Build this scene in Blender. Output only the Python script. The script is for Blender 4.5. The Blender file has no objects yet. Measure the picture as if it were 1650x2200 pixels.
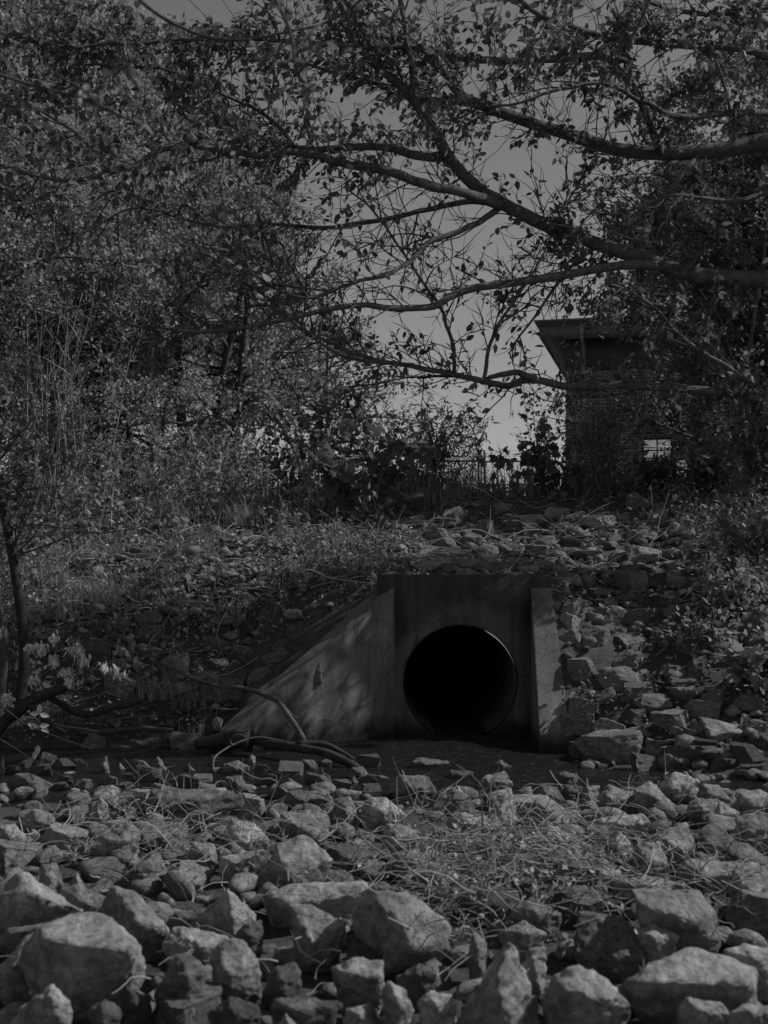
import bpy, bmesh, math, random
import numpy as np
from mathutils import Vector

random.seed(7)
RNG = np.random.default_rng(7)
SC = bpy.context.scene
COL = SC.collection

# ------------------------------------------------------------------ camera, sky, sun, exposure
EYE = 1.9
FPX, CX, HY = 2600.0, 825.0, 1200.0          # focal length and horizon in photo pixels (1650 x 2200)
cam_d = bpy.data.cameras.new('camera')
cam = bpy.data.objects.new('camera', cam_d)
COL.objects.link(cam)
cam.location = (0, 0, EYE)
cam.rotation_euler = (math.radians(90), 0, 0)
cam_d.sensor_fit = 'VERTICAL'
cam_d.sensor_height = 43.8
cam_d.sensor_width = 32.9
cam_d.lens = FPX / 2200.0 * 43.8
cam_d.shift_y = (HY - 1100.0) / 2200.0
cam_d.clip_start = 0.05
cam_d.clip_end = 2000
cam_d.dof.use_dof = True
cam_d.dof.focus_distance = 13.5
cam_d.dof.aperture_fstop = 3.4
SC.camera = cam

SUN = Vector((0.72, 0.09, 0.69)).normalized()   # towards the sun
world = bpy.data.worlds.new('World')
SC.world = world
world.use_nodes = True
wn = world.node_tree
wn.nodes.clear()
wo = wn.nodes.new('ShaderNodeOutputWorld')
wb = wn.nodes.new('ShaderNodeBackground')
ws = wn.nodes.new('ShaderNodeTexSky')
ws.sky_type = 'NISHITA'
ws.sun_disc = False
ws.sun_elevation = math.asin(SUN.z)
ws.sun_rotation = math.atan2(SUN.x, SUN.y)
ws.air_density = 1.0
ws.dust_density = 0.3
wbw = wn.nodes.new('ShaderNodeRGBToBW')
wn.links.new(ws.outputs[0], wbw.inputs[0])
wn.links.new(wbw.outputs[0], wb.inputs[0])
wb.inputs[1].default_value = 0.076
wn.links.new(wb.outputs[0], wo.inputs[0])
sun_d = bpy.data.lights.new('sun', 'SUN')
sun_d.energy = 3.6
sun_d.angle = math.radians(0.5)
sun_d.color = (1, 1, 1)
sun = bpy.data.objects.new('sun', sun_d)
COL.objects.link(sun)
sun.rotation_euler = SUN.to_track_quat('Z', 'Y').to_euler()
SC.view_settings.view_transform = 'Standard'
SC.view_settings.look = 'None'
SC.view_settings.gamma = 1
SC.view_settings.use_curve_mapping = False
SC.view_settings.exposure = -0.15
SC.cycles.max_bounces = 5
SC.cycles.diffuse_bounces = 3
SC.cycles.glossy_bounces = 2
SC.cycles.transmission_bounces = 3
SC.cycles.use_denoising = True
SC.cycles.caustics_reflective = False
SC.cycles.caustics_refractive = False

# ------------------------------------------------------------------ helpers
def hash3(ix, iy, iz, seed):
    h = (ix * 374761393 + iy * 668265263 + iz * 2147483647 + seed * 144269) & 0xffffffff
    h = ((h ^ (h >> 13)) * 1274126177) & 0xffffffff
    h = (h ^ (h >> 16)) & 0xffffffff
    return h.astype(np.float64) / 4294967295.0

def vnoise(p, seed=0):
    p = np.asarray(p, float)
    i = np.floor(p).astype(np.int64)
    f = p - i
    f = f * f * (3 - 2 * f)
    out = 0
    for dx in (0, 1):
        for dy in (0, 1):
            for dz in (0, 1):
                w = (f[:, 0] if dx else 1 - f[:, 0]) * (f[:, 1] if dy else 1 - f[:, 1]) * (f[:, 2] if dz else 1 - f[:, 2])
                out = out + w * hash3(i[:, 0] + dx, i[:, 1] + dy, i[:, 2] + dz, seed)
    return out * 2 - 1

def fbm(p, seed=0, octv=4):
    s, a, t = 0, 1.0, 0
    for k in range(octv):
        s = s + a * vnoise(np.asarray(p) * 2 ** k, seed + k * 17)
        t += a
        a *= 0.5
    return s / t

def fbm2(x, y, seed=0, octv=4):
    x = np.asarray(x, float)
    sh = x.shape
    p = np.stack([x.ravel(), np.asarray(y, float).ravel(), np.zeros(x.size) + .37], 1)
    return fbm(p, seed, octv).reshape(sh)

def norm(a):
    a = np.asarray(a, float)
    return a / np.maximum(np.linalg.norm(a, axis=-1, keepdims=True), 1e-9)

def W(px, py, Y):
    return np.array([(px - CX) / FPX * Y, Y, EYE - (py - HY) / FPX * Y])

def pix(p):
    return CX + FPX * p[0] / p[1], HY - FPX * (p[2] - EYE) / p[1]

class MB:
    def __init__(s):
        s.v, s.q, s.t, s.n = [], [], [], 0
    def add(s, v, quads=None, tris=None):
        v = np.asarray(v, float).reshape(-1, 3)
        s.v.append(v)
        if quads is not None and len(quads):
            s.q.append(np.asarray(quads, np.int64).reshape(-1, 4) + s.n)
        if tris is not None and len(tris):
            s.t.append(np.asarray(tris, np.int64).reshape(-1, 3) + s.n)
        s.n += len(v)
    def tube(s, pts, rad, sides=6, cap=True):
        pts = np.asarray(pts, float)
        n = len(pts)
        rad = np.broadcast_to(np.asarray(rad, float), (n,))
        tg = norm(np.gradient(pts, axis=0))
        ref = np.array([0.13, 0.21, 0.97]) if abs(tg[:, 2]).mean() < .8 else np.array([0.93, 0.3, 0.1])
        a = norm(np.cross(tg, ref))
        b = np.cross(tg, a)
        th = np.arange(sides) / sides * 2 * math.pi
        ring = pts[:, None] + rad[:, None, None] * (np.cos(th)[None, :, None] * a[:, None] + np.sin(th)[None, :, None] * b[:, None])
        v = ring.reshape(-1, 3)
        i = np.arange(n - 1)[:, None] * sides
        j = np.arange(sides)[None]
        j2 = (j + 1) % sides
        q = np.stack([i + j, i + j2, i + sides + j2, i + sides + j], -1).reshape(-1, 4)
        t = []
        if cap:
            v = np.concatenate([v, pts[:1], pts[-1:]])
            m = n * sides
            for k in range(sides):
                t.append((m, (k + 1) % sides, k))
                t.append((m + 1, (n - 1) * sides + k, (n - 1) * sides + (k + 1) % sides))
        s.add(v, q, t)
    def box(s, x0, x1, y0, y1, z0, z1):
        v = [(x, y, z) for x in (x0, x1) for y in (y0, y1) for z in (z0, z1)]
        s.add(v, [(0, 1, 3, 2), (4, 6, 7, 5), (0, 4, 5, 1), (2, 3, 7, 6), (0, 2, 6, 4), (1, 5, 7, 3)])
    def leaves(s, tpl, P, D, N, S):
        """tpl: (verts (k,3), quads, tris); leaf grows along D, lies across N."""
        tv, tq, tt = tpl
        n, k = len(P), len(tv)
        if n == 0:
            return
        D = norm(D)
        X = norm(np.cross(D, N))
        Z = np.cross(X, D)
        S = np.broadcast_to(np.asarray(S, float), (n,))
        v = P[:, None] + S[:, None, None] * (tv[None, :, 0:1] * X[:, None] + tv[None, :, 1:2] * D[:, None] + tv[None, :, 2:3] * Z[:, None])
        off = np.arange(n)[:, None, None] * k
        q = (np.asarray(tq)[None] + off).reshape(-1, 4) if len(tq) else None
        t = (np.asarray(tt)[None] + off).reshape(-1, 3) if len(tt) else None
        s.add(v.reshape(-1, 3), q, t)
    def mesh(s, name, mat, smooth=False):
        me = bpy.data.meshes.new(name)
        v = np.concatenate(s.v) if s.v else np.zeros((0, 3))
        q = np.concatenate(s.q) if s.q else np.zeros((0, 4), np.int64)
        t = np.concatenate(s.t) if s.t else np.zeros((0, 3), np.int64)
        me.vertices.add(len(v))
        me.vertices.foreach_set('co', v.astype(np.float32).ravel())
        me.loops.add(q.size + t.size)
        me.loops.foreach_set('vertex_index', np.concatenate([q.ravel(), t.ravel()]).astype(np.int32))
        me.polygons.add(len(q) + len(t))
        st = np.concatenate([np.arange(len(q)) * 4, q.size + np.arange(len(t)) * 3]).astype(np.int32)
        me.polygons.foreach_set('loop_start', st)
        if smooth:
            me.polygons.foreach_set('use_smooth', np.ones(len(q) + len(t), bool))
        me.update(calc_edges=True)
        me.validate()
        if mat:
            me.materials.append(mat)
        return me
    def build(s, name, mat, parent=None, smooth=False, local=True):
        """vertices are world points; when a parent is given they are stored relative to its location"""
        if parent is not None and local:
            o = np.array(parent.location)
            s.v = [a - o for a in s.v]
        return obj(name, s.mesh(name, mat, smooth), parent)

def obj(name, me, parent=None):
    o = bpy.data.objects.new(name, me)
    COL.objects.link(o)
    if parent is not None:
        o.parent = parent
    return o

def tag(o, label=None, cat=None, group=None, kind=None):
    if label: o['label'] = label
    if cat: o['category'] = cat
    if group: o['group'] = group
    if kind: o['kind'] = kind
    return o

def thing(name, loc, label, cat, group=None):
    o = bpy.data.objects.new(name, None)
    o.empty_display_size = 0.1
    COL.objects.link(o)
    o.location = Vector([float(a) for a in loc])
    return tag(o, label, cat, group)

def copy_tree(root, loc, rz, scale, label, group=None):
    r = root.copy()
    COL.objects.link(r)
    r.location = Vector([float(a) for a in loc])
    r.rotation_euler = (0, 0, rz)
    r.scale = scale if hasattr(scale, '__len__') else (scale,) * 3
    r['label'] = label
    if group: r['group'] = group
    for ch in list(root.children):
        c = ch.copy()
        COL.objects.link(c)
        c.parent = r
    return r

def smoothline(pts, per=6):
    """Catmull-Rom through rows of any width"""
    p = np.asarray(pts, float)
    p = np.concatenate([2 * p[:1] - p[1:2], p, 2 * p[-1:] - p[-2:-1]])
    out = []
    for i in range(1, len(p) - 2):
        for k in range(per):
            t = k / per
            a, b, c, d = p[i - 1], p[i], p[i + 1], p[i + 2]
            out.append(.5 * (2 * b + (c - a) * t + (2 * a - 5 * b + 4 * c - d) * t * t + (3 * b - a - 3 * c + d) * t ** 3))
    out.append(p[-2])
    return np.array(out)

def jitter(n, s):
    return RNG.normal(0, s, (n, 3))

# leaf templates (x across, y along, z up)
OVATE = (np.array([(0, 0, 0), (.27, .33, .07), (.2, .72, .03), (0, 1, -.06), (-.2, .72, .03), (-.27, .33, .07)]), [(0, 1, 2, 3), (0, 3, 4, 5)], [])
DIAMOND = (np.array([(0, 0, 0), (.32, .45, .05), (0, 1, 0), (-.32, .5, .05)]), [(0, 1, 2, 3)], [])
LANCE = (np.array([(0, 0, 0), (.1, .3, .03), (.07, .65, -.02), (0, 1, -.18), (-.07, .65, -.02), (-.1, .3, .03)]), [(0, 1, 2, 3), (0, 3, 4, 5)], [])
_lob = [(0, 0), (.18, -.05), (.5, .12), (.36, .3), (.55, .55), (.28, .55), (.2, .72), (0, 1.02), (-.2, .72), (-.28, .55), (-.55, .55), (-.36, .3), (-.5, .12), (-.18, -.05)]
LOBED = (np.array([(0, .4, .05)] + [(x, y, -.08 * abs(x) - .05 * y) for x, y in _lob]), [], [(0, i + 1, (i + 1) % len(_lob) + 1) for i in range(len(_lob))])

def rand_dirs(n, up=0.0):
    d = RNG.normal(0, 1, (n, 3))
    d[:, 2] += up
    return norm(d)

# ------------------------------------------------------------------ materials (all neutral greys: the photo is black and white)
def new_mat(name):
    m = bpy.data.materials.new(name)
    m.use_nodes = True
    n = m.node_tree
    b = n.nodes['Principled BSDF']
    return m, n, b

def g(v):
    return (v, v, v, 1)

def ramp(n, fac, stops):
    r = n.nodes.new('ShaderNodeValToRGB')
    el = r.color_ramp.elements
    while len(el) < len(stops):
        el.new(.5)
    for e, (p, c) in zip(el, stops):
        e.position = p
        e.color = g(c)
    n.links.new(fac, r.inputs[0])
    return r.outputs[0]

def noise(n, vec, scale, detail=6, rough=.6, dist=0):
    t = n.nodes.new('ShaderNodeTexNoise')
    t.inputs['Scale'].default_value = scale
    t.inputs['Detail'].default_value = detail
    t.inputs['Roughness'].default_value = rough
    t.inputs['Distortion'].default_value = dist
    if vec is not None:
        n.links.new(vec, t.inputs['Vector'])
    return t.outputs[0]

def mixc(n, fac, a, b, mode='MIX'):
    m = n.nodes.new('ShaderNodeMix')
    m.data_type = 'RGBA'
    m.blend_type = mode
    if isinstance(fac, (int, float)): m.inputs[0].default_value = fac
    else: n.links.new(fac, m.inputs[0])
    for i, c in ((6, a), (7, b)):
        if isinstance(c, (int, float)): m.inputs[i].default_value = g(c)
        else: n.links.new(c, m.inputs[i])
    return m.outputs[2]

def bump(n, b, h, strength, dist=.02):
    u = n.nodes.new('ShaderNodeBump')
    u.inputs['Strength'].default_value = strength
    u.inputs['Distance'].default_value = dist
    n.links.new(h, u.inputs['Height'])
    n.links.new(u.outputs[0], b.inputs['Normal'])

def coords(n, kind='Object', off_rand=True):
    tc = n.nodes.new('ShaderNodeTexCoord')
    v = tc.outputs[kind]
    if off_rand:
        oi = n.nodes.new('ShaderNodeObjectInfo')
        vm = n.nodes.new('ShaderNodeVectorMath')
        vm.operation = 'MULTIPLY_ADD'
        vm.inputs[1].default_value = (1, 1, 1)
        sc = n.nodes.new('ShaderNodeVectorMath')
        sc.operation = 'SCALE'
        sc.inputs['Scale'].default_value = 37.0
        cm = n.nodes.new('ShaderNodeCombineXYZ')
        for i in range(3):
            n.links.new(oi.outputs['Random'], cm.inputs[i])
        n.links.new(cm.outputs[0], sc.inputs[0])
        n.links.new(v, vm.inputs[0])
        n.links.new(sc.outputs[0], vm.inputs[2])
        return vm.outputs[0], oi.outputs['Random']
    return v, None

def mat_rock(name, lo, hi, rough=.85, spec=.25, fine=28, bmp=1.0, rubble=False):
    m, n, b = new_mat(name)
    # position in metres without object scale: texture runs in world units but is fixed to the stone
    geo = n.nodes.new('ShaderNodeNewGeometry')
    v, r = coords(n, 'Object' if not rubble else 'Object')
    if rubble:
        r = geo.outputs['Random Per Island']
    big = noise(n, v, 3.2, 4, .6)
    mid = noise(n, v, 11, 8, .68, .5)
    fin = noise(n, v, fine * 1.6, 6, .7)
    c1 = ramp(n, mid, [(.34, lo), (.5, (lo + hi) * .5), (.64, hi)])
    c2 = ramp(n, big, [(.3, .62), (.7, 1.12)])
    c = mixc(n, 1.0, c1, c2, 'MULTIPLY')
    tone = ramp(n, r, [(0, .68), (.5, 1.0), (1, 1.22)])
    c = mixc(n, 1.0, c, tone, 'MULTIPLY')
    pits = ramp(n, fin, [(.34, .45), (.5, 1.05)])
    c = mixc(n, .8, c, pits, 'MULTIPLY')
    w = n.nodes.new('ShaderNodeTexWave')
    w.inputs['Scale'].default_value = 4.5
    w.inputs['Distortion'].default_value = 9
    w.inputs['Detail'].default_value = 5
    w.inputs['Detail Scale'].default_value = 1.6
    n.links.new(v, w.inputs['Vector'])
    vein = ramp(n, w.outputs['Fac'], [(0, .84), (.45, 1.0), (1, 1.1)])
    c = mixc(n, .6, c, vein, 'MULTIPLY')
    n.links.new(c, b.inputs['Base Color'])
    b.inputs['Roughness'].default_value = rough
    b.inputs['Specular IOR Level'].default_value = spec
    h = mixc(n, .35, mid, fin, 'MIX')
    bump(n, b, h, bmp, .05)
    return m

def mat_leaf(name, lo, hi, trans=.35, rough=.55, spec=.3):
    m, n, b = new_mat(name)
    geo = n.nodes.new('ShaderNodeNewGeometry')
    c = ramp(n, geo.outputs['Random Per Island'], [(0, lo), (.6, (lo + hi) * .5), (1, hi)])
    n.links.new(c, b.inputs['Base Color'])
    b.inputs['Roughness'].default_value = rough
    b.inputs['Specular IOR Level'].default_value = spec
    tr = n.nodes.new('ShaderNodeBsdfTranslucent')
    n.links.new(c, tr.inputs[0])
    mx = n.nodes.new('ShaderNodeMixShader')
    mx.inputs[0].default_value = trans
    n.links.new(b.outputs[0], mx.inputs[1])
    n.links.new(tr.outputs[0], mx.inputs[2])
    n.links.new(mx.outputs[0], n.nodes['Material Output'].inputs[0])
    return m

def mat_bark(name, lo, hi, sc=9):
    m, n, b = new_mat(name)
    v, r = coords(n, 'Object', False)
    a = noise(n, v, sc, 6, .65, .6)
    f = noise(n, v, sc * 6, 5, .7)
    c = ramp(n, a, [(.3, lo), (.7, hi)])
    c = mixc(n, .5, c, ramp(n, f, [(.35, .5), (.6, 1.1)]), 'MULTIPLY')
    n.links.new(c, b.inputs['Base Color'])
    b.inputs['Roughness'].default_value = .8
    b.inputs['Specular IOR Level'].default_value = .2
    bump(n, b, f, .9, .02)
    return m

def mat_plain(name, v, rough=.6, metal=0, var=.15, sc=20, spec=.4):
    m, n, b = new_mat(name)
    c0, _ = coords(n, 'Object', False)
    a = noise(n, c0, sc, 5, .6)
    c = ramp(n, a, [(.3, v * (1 - var)), (.7, v * (1 + var))])
    n.links.new(c, b.inputs['Base Color'])
    b.inputs['Roughness'].default_value = rough
    b.inputs['Metallic'].default_value = metal
    b.inputs['Specular IOR Level'].default_value = spec
    return m

def mat_concrete(name='weathered_concrete', head=False, lo=.11, hi=.24):
    m, n, b = new_mat(name)
    v, _ = coords(n, 'Object', False)
    a = noise(n, v, 1.3, 5, .6, .4)
    f = noise(n, v, 22, 8, .7)
    c = ramp(n, a, [(.32, lo), (.55, (lo + hi) / 2), (.75, hi)])
    c = mixc(n, .8, c, ramp(n, f, [(.25, .72), (.6, 1.05)]), 'MULTIPLY')
    # long vertical run-off streaks and a damp tide line near the water: stains that stay put
    mp = n.nodes.new('ShaderNodeMapping')
    mp.inputs['Scale'].default_value = (7, 7, .5)
    n.links.new(v, mp.inputs[0])
    st = noise(n, mp.outputs[0], 1.0, 5, .6)
    c = mixc(n, .75, c, ramp(n, st, [(.36, .55), (.55, 1.05)]), 'MULTIPLY')
    sx = n.nodes.new('ShaderNodeSeparateXYZ')
    n.links.new(v, sx.inputs[0])
    ad = n.nodes.new('ShaderNodeMath')
    ad.operation = 'MULTIPLY_ADD'
    ad.inputs[1].default_value = .35
    n.links.new(a, ad.inputs[0])
    n.links.new(sx.outputs[2], ad.inputs[2])
    c = mixc(n, 1.0, c, ramp(n, ad.outputs[0], [(.24, .32), (.42, 1.0)]), 'MULTIPLY')
    vo = n.nodes.new('ShaderNodeTexVoronoi')
    vo.feature = 'DISTANCE_TO_EDGE'
    vo.inputs['Scale'].default_value = 1.1
    wv = n.nodes.new('ShaderNodeVectorMath')
    wv.operation = 'MULTIPLY_ADD'
    wv.inputs[1].default_value = (.35, .35, .35)
    tn_ = n.nodes.new('ShaderNodeTexNoise')
    tn_.inputs['Scale'].default_value = 4
    tn_.inputs['Detail'].default_value = 6
    n.links.new(v, tn_.inputs['Vector'])
    n.links.new(tn_.outputs['Color'], wv.inputs[0])
    n.links.new(v, wv.inputs[2])
    n.links.new(wv.outputs[0], vo.inputs['Vector'])
    c = mixc(n, .7, c, ramp(n, vo.outputs['Distance'], [(.002, .35), (.008, 1.0)]), 'MULTIPLY')
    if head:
        # darker over the top and corners, paler ring of wall round the pipe mouth
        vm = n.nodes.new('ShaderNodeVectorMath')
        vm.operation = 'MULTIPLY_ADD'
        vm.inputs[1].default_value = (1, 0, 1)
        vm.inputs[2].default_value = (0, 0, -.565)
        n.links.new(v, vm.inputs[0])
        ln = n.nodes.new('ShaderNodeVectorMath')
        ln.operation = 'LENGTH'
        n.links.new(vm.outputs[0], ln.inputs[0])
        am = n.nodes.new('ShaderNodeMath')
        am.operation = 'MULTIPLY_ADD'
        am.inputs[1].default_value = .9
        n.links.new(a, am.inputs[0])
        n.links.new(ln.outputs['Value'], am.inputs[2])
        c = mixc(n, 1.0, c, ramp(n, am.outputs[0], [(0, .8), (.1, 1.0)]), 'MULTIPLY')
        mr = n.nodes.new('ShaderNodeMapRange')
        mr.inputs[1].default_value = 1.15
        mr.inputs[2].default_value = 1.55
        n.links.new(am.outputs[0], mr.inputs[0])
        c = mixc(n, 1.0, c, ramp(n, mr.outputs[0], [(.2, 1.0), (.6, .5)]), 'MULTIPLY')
    n.links.new(c, b.inputs['Base Color'])
    b.inputs['Roughness'].default_value = .85
    b.inputs['Specular IOR Level'].default_value = .08
    bump(n, b, f, .6, .015)
    return m

def mat_ground():
    m, n, b = new_mat('damp_earth')
    v, _ = coords(n, 'Object', False)
    a = noise(n, v, 2.5, 8, .7)
    f = noise(n, v, 30, 8, .75)
    c = ramp(n, a, [(.3, .06), (.7, .14)])
    c = mixc(n, .8, c, ramp(n, f, [(.35, .4), (.65, 1.6)]), 'MULTIPLY')
    n.links.new(c, b.inputs['Base Color'])
    b.inputs['Roughness'].default_value = .8
    b.inputs['Specular IOR Level'].default_value = .25
    bump(n, b, f, 1.0, .05)
    return m

def mat_water():
    m, n, b = new_mat('stream_water')
    v, _ = coords(n, 'Object', False)
    mp = n.nodes.new('ShaderNodeMapping')
    mp.inputs['Scale'].default_value = (1.0, 2.2, 1)
    n.links.new(v, mp.inputs[0])
    a = noise(n, mp.outputs[0], 5, 6, .62, 1.2)
    f = noise(n, mp.outputs[0], 14, 6, .65, .8)
    h = mixc(n, .3, a, f, 'MIX')
    fo = noise(n, mp.outputs[0], 7, 8, .75, 2.5)
    n.links.new(ramp(n, fo, [(.56, .035), (.64, .12), (.72, .3)]), b.inputs['Base Color'])     # pale streaks: broken ripple highlights put into the colour
    n.links.new(ramp(n, fo, [(.55, .1), (.7, .5)]), b.inputs['Roughness'])
    b.inputs['Roughness'].default_value = .13
    b.inputs['Specular IOR Level'].default_value = .5
    b.inputs['IOR'].default_value = 1.33
    bump(n, b, h, 1.0, .4)
    return m

def mat_brick():
    m, n, b = new_mat('dark_brick')
    v, _ = coords(n, 'Object', False)
    mp = n.nodes.new('ShaderNodeMapping')
    mp.inputs['Rotation'].default_value = (math.radians(90), 0, 0)
    n.links.new(v, mp.inputs[0])
    t = n.nodes.new('ShaderNodeTexBrick')
    t.inputs['Scale'].default_value = 1.0
    t.inputs['Color1'].default_value = g(.2)
    t.inputs['Color2'].default_value = g(.14)
    t.inputs['Mortar'].default_value = g(.5)
    t.inputs['Mortar Size'].default_value = .013
    t.inputs['Brick Width'].default_value = .24
    t.inputs['Row Height'].default_value = .085
    n.links.new(mp.outputs[0], t.inputs['Vector'])
    n.links.new(t.outputs[0], b.inputs['Base Color'])
    b.inputs['Roughness'].default_value = .85
    bump(n, b, t.outputs[1], -.3, .01)
    return m

def mat_glass():
    m, n, b = new_mat('window_glass')
    tp = n.nodes.new('ShaderNodeBsdfTransparent')
    tp.inputs[0].default_value = g(.93)
    gs = n.nodes.new('ShaderNodeBsdfGlossy')
    gs.inputs['Roughness'].default_value = .03
    mx = n.nodes.new('ShaderNodeMixShader')
    mx.inputs[0].default_value = .12
    n.links.new(tp.outputs[0], mx.inputs[1])
    n.links.new(gs.outputs[0], mx.inputs[2])
    n.links.new(mx.outputs[0], n.nodes['Material Output'].inputs[0])
    return m

M = dict(
    rock=mat_rock('pale_dry_stone', .2, .52),
    rock_dark=mat_rock('dark_stone', .12, .36, fine=40),  # same stone in a darker tone
    rock_wet=mat_rock('wet_stone', .08, .2, rough=.32, spec=.5),
    rubble=mat_rock('rubble_stone', .12, .34, rubble=True),
    concrete=mat_concrete(lo=.12, hi=.26), concrete_head=mat_concrete('shade_toned_concrete', True, .09, .18), pipe=mat_plain('pipe_concrete', .11, .95, 0, .5, 6, .03), ground=mat_ground(), water=mat_water(),  # headwall copy is darker than the wing walls: shade put into its colour
    bark=mat_bark('smooth_grey_bark', .07, .22),
    bark_dark=mat_bark('dark_bark', .06, .15),
    twig=mat_bark('twig_bark', .06, .18, 30),
    wetwood=mat_bark('wet_wood', .03, .08),
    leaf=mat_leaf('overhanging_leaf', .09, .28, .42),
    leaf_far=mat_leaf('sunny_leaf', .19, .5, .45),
    leaf_dark=mat_leaf('dark_leaf', .09, .25, .38),  # darker leaf copy: backlit shade of the right-hand trees put into the colour
    leaf_big=mat_leaf('lobed_leaf', .12, .26, .35),
    weed=mat_leaf('weed_leaf', .16, .42, .4),
    grass=mat_leaf('grass_blade', .17, .48, .4),
    dry=mat_leaf('dry_stem', .14, .45, .05, .8),
    litter=mat_leaf('fallen_leaf', .12, .5, .1, .8),
    seed=mat_leaf('papery_seed', .6, .85, .3),
    pale_leaf=mat_leaf('pale_leaf', .45, .7, .3),
    brick=mat_brick(), glass=mat_glass(),
    trim=mat_plain('painted_trim', .2, .6), soffit=mat_plain('soffit_board', .36, .7),
    siding=mat_plain('dark_siding', .1, .7), metal=mat_plain('galvanised_steel', .25, .5, .6),
    spout=mat_plain('downspout_paint', .34, .55), roof=mat_plain('roof_sheet', .1, .6),
    frame=mat_plain('window_frame_paint', .05, .5), dark=mat_plain('dark_pipe_end', .03, .9),
    shutter=mat_plain('shutter_board', .3, .7),
)

# ------------------------------------------------------------------ terrain
def ip(y, pts):
    return np.interp(y, [p[0] for p in pts], [p[1] for p in pts])

WA, WB = (.115, 13.0), (-1.48, 11.8)           # inner line of the left wing wall in plan
GL = [(11.7, -.3), (12.1, 0), (12.6, .33), (13.1, .7), (14, 1.22), (15, 1.62), (16, 2.0), (18.5, 2.65), (20, 2.88), (23, 2.8), (27, 2.65), (60, 2.6)]
GC = [(13.0, 1.6), (13.1, 1.66), (14.5, 1.84), (16, 2.12), (18.5, 2.75), (20, 2.9), (23, 2.75), (27, 2.65), (60, 2.6)]
GR = [(10.6, -.25), (11.2, .02), (11.9, .14), (12.4, .8), (13.0, 1.48), (14.5, 1.85), (16, 2.14), (18.5, 2.78), (20, 2.92), (23, 2.78), (27, 2.65), (60, 2.6)]

def wing_top(x):
    return np.interp(x, [WB[0], WA[0]], [.22, 1.59])

def terr(x, y):
    x = np.asarray(x, float)
    y = np.asarray(y, float)
    x, y = np.broadcast_arrays(x, y)
    wob = fbm2(x * .5, y * .5, 3, 3)
    n1 = fbm2(x * 1.3, y * 1.3, 11, 4) * np.where((x < -.4) & (y > 12.3), .2, .08)
    near = ip(y + wob * .5, [(-50, .1), (2, -.08), (5.2, -.1), (6.5, -.02), (8.6, -.0), (9.8, -.06), (10.5, -.25), (13, -.3)])
    yw = np.where(x < WB[0], 12.1 + .25 * wob + .06 * np.minimum(0, x + 3), WB[1] + (x - WB[0]) * (WA[1] - WB[1]) / (WA[0] - WB[0]))
    p = np.clip((x + 1.7) / 1.7, 0, 1)
    gl = ip(y - np.where(x < WB[0], .25 * wob, 0), GL) * (1 - p) + ip(y, GC) * p
    cap = wing_top(x) - .02 + .55 * np.maximum(0, y - yw - .24)
    gl = np.where(x > WB[0] - .15, np.minimum(gl, cap), gl)
    left = np.where(x < WB[0], np.maximum(near, gl), np.where(y > yw + .1, gl, near))
    mid = np.where(y > 13.08, ip(y, GC), near)
    sh = .38 * np.clip(x - 2.0, 0, 3.2)
    right = np.maximum(near, ip(y + sh + .3 * wob * np.clip(x - 1.9, 0, 1), GR))
    r2 = ip(y + sh + .3 * wob, [(10.2, -.25), (10.9, .0), (12, .46), (13, .95), (14.5, 1.62), (16, 2.08), (18.5, 2.76), (20, 2.92), (23, 2.78), (27, 2.65), (60, 2.6)])
    m_ = np.clip((x - 1.9) / .8, 0, 1)
    right = right * (1 - m_) + np.maximum(near, r2) * m_
    z = np.where(x < .115, left, np.where(x < 1.68, mid, np.where(y < 11.95, np.where(x < 1.85, near, right), right)))
    wall = (x > -1.75) & (x < 1.95) & (y > 11.8) & (y < 13.5)
    z = z + np.where(wall, n1 * .25, n1)
    z = z + .9 * fbm2(x * .05, y * .05, 5, 3) * np.clip((y - 30) / 40, 0, 1) + .4 * fbm2(x * .08, y * .08, 6, 2) * np.clip((np.abs(x) - 9) / 15, 0, 1)
    return z

def hit(px, py, zoff=0.0, y0=4.0, y1=40.0):
    """first point where the line of sight through a photo pixel meets the ground"""
    Y = np.arange(y0, y1, .04)
    X = (px - CX) / FPX * Y
    Z = EYE - (py - HY) / FPX * Y
    d = Z - np.maximum(terr(X, Y), -.01) - zoff
    k = np.nonzero(d <= 0)[0]
    i = k[0] if len(k) else len(Y) - 1
    return np.array([X[i], Y[i], Z[i]])

def axis(lo, a, b, hi, step, extra=()):
    mid = list(np.arange(a, b + 1e-6, step))
    up, s, t = [], step, b
    while t < hi:
        s *= 1.3
        t += s
        up.append(t)
    dn, s, t = [], step, a
    while t > lo:
        s *= 1.3
        t -= s
        dn.append(t)
    return np.array(sorted(set(np.round(dn[::-1] + mid + up + list(extra), 4))))

gx = axis(-500, -9, 9, 500, .11, (.10, .13, 1.66, 1.70))
gy = axis(-60, 3.5, 22, 900, .11, (13.03, 13.1, 13.18))
GX, GY = np.meshgrid(gx, gy)
GZ = terr(GX, GY)
mb = MB()
nx, ny = len(gx), len(gy)
ii = (np.arange(ny - 1)[:, None] * nx + np.arange(nx - 1)[None])
q = np.stack([ii, ii + 1, ii + nx + 1, ii + nx], -1).reshape(-1, 4)
cxm = (GX[:-1, :-1] + GX[1:, 1:]).ravel() / 2
cym = (GY[:-1, :-1] + GY[1:, 1:]).ravel() / 2
keep = ~((cxm > .02) & (cxm < 1.72) & (cym > 12.98) & (cym < 13.15))
mb.add(np.stack([GX.ravel(), GY.ravel(), GZ.ravel()], 1), q[keep])
tag(mb.build('ground', M['ground'], None, True), kind='structure')

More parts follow.
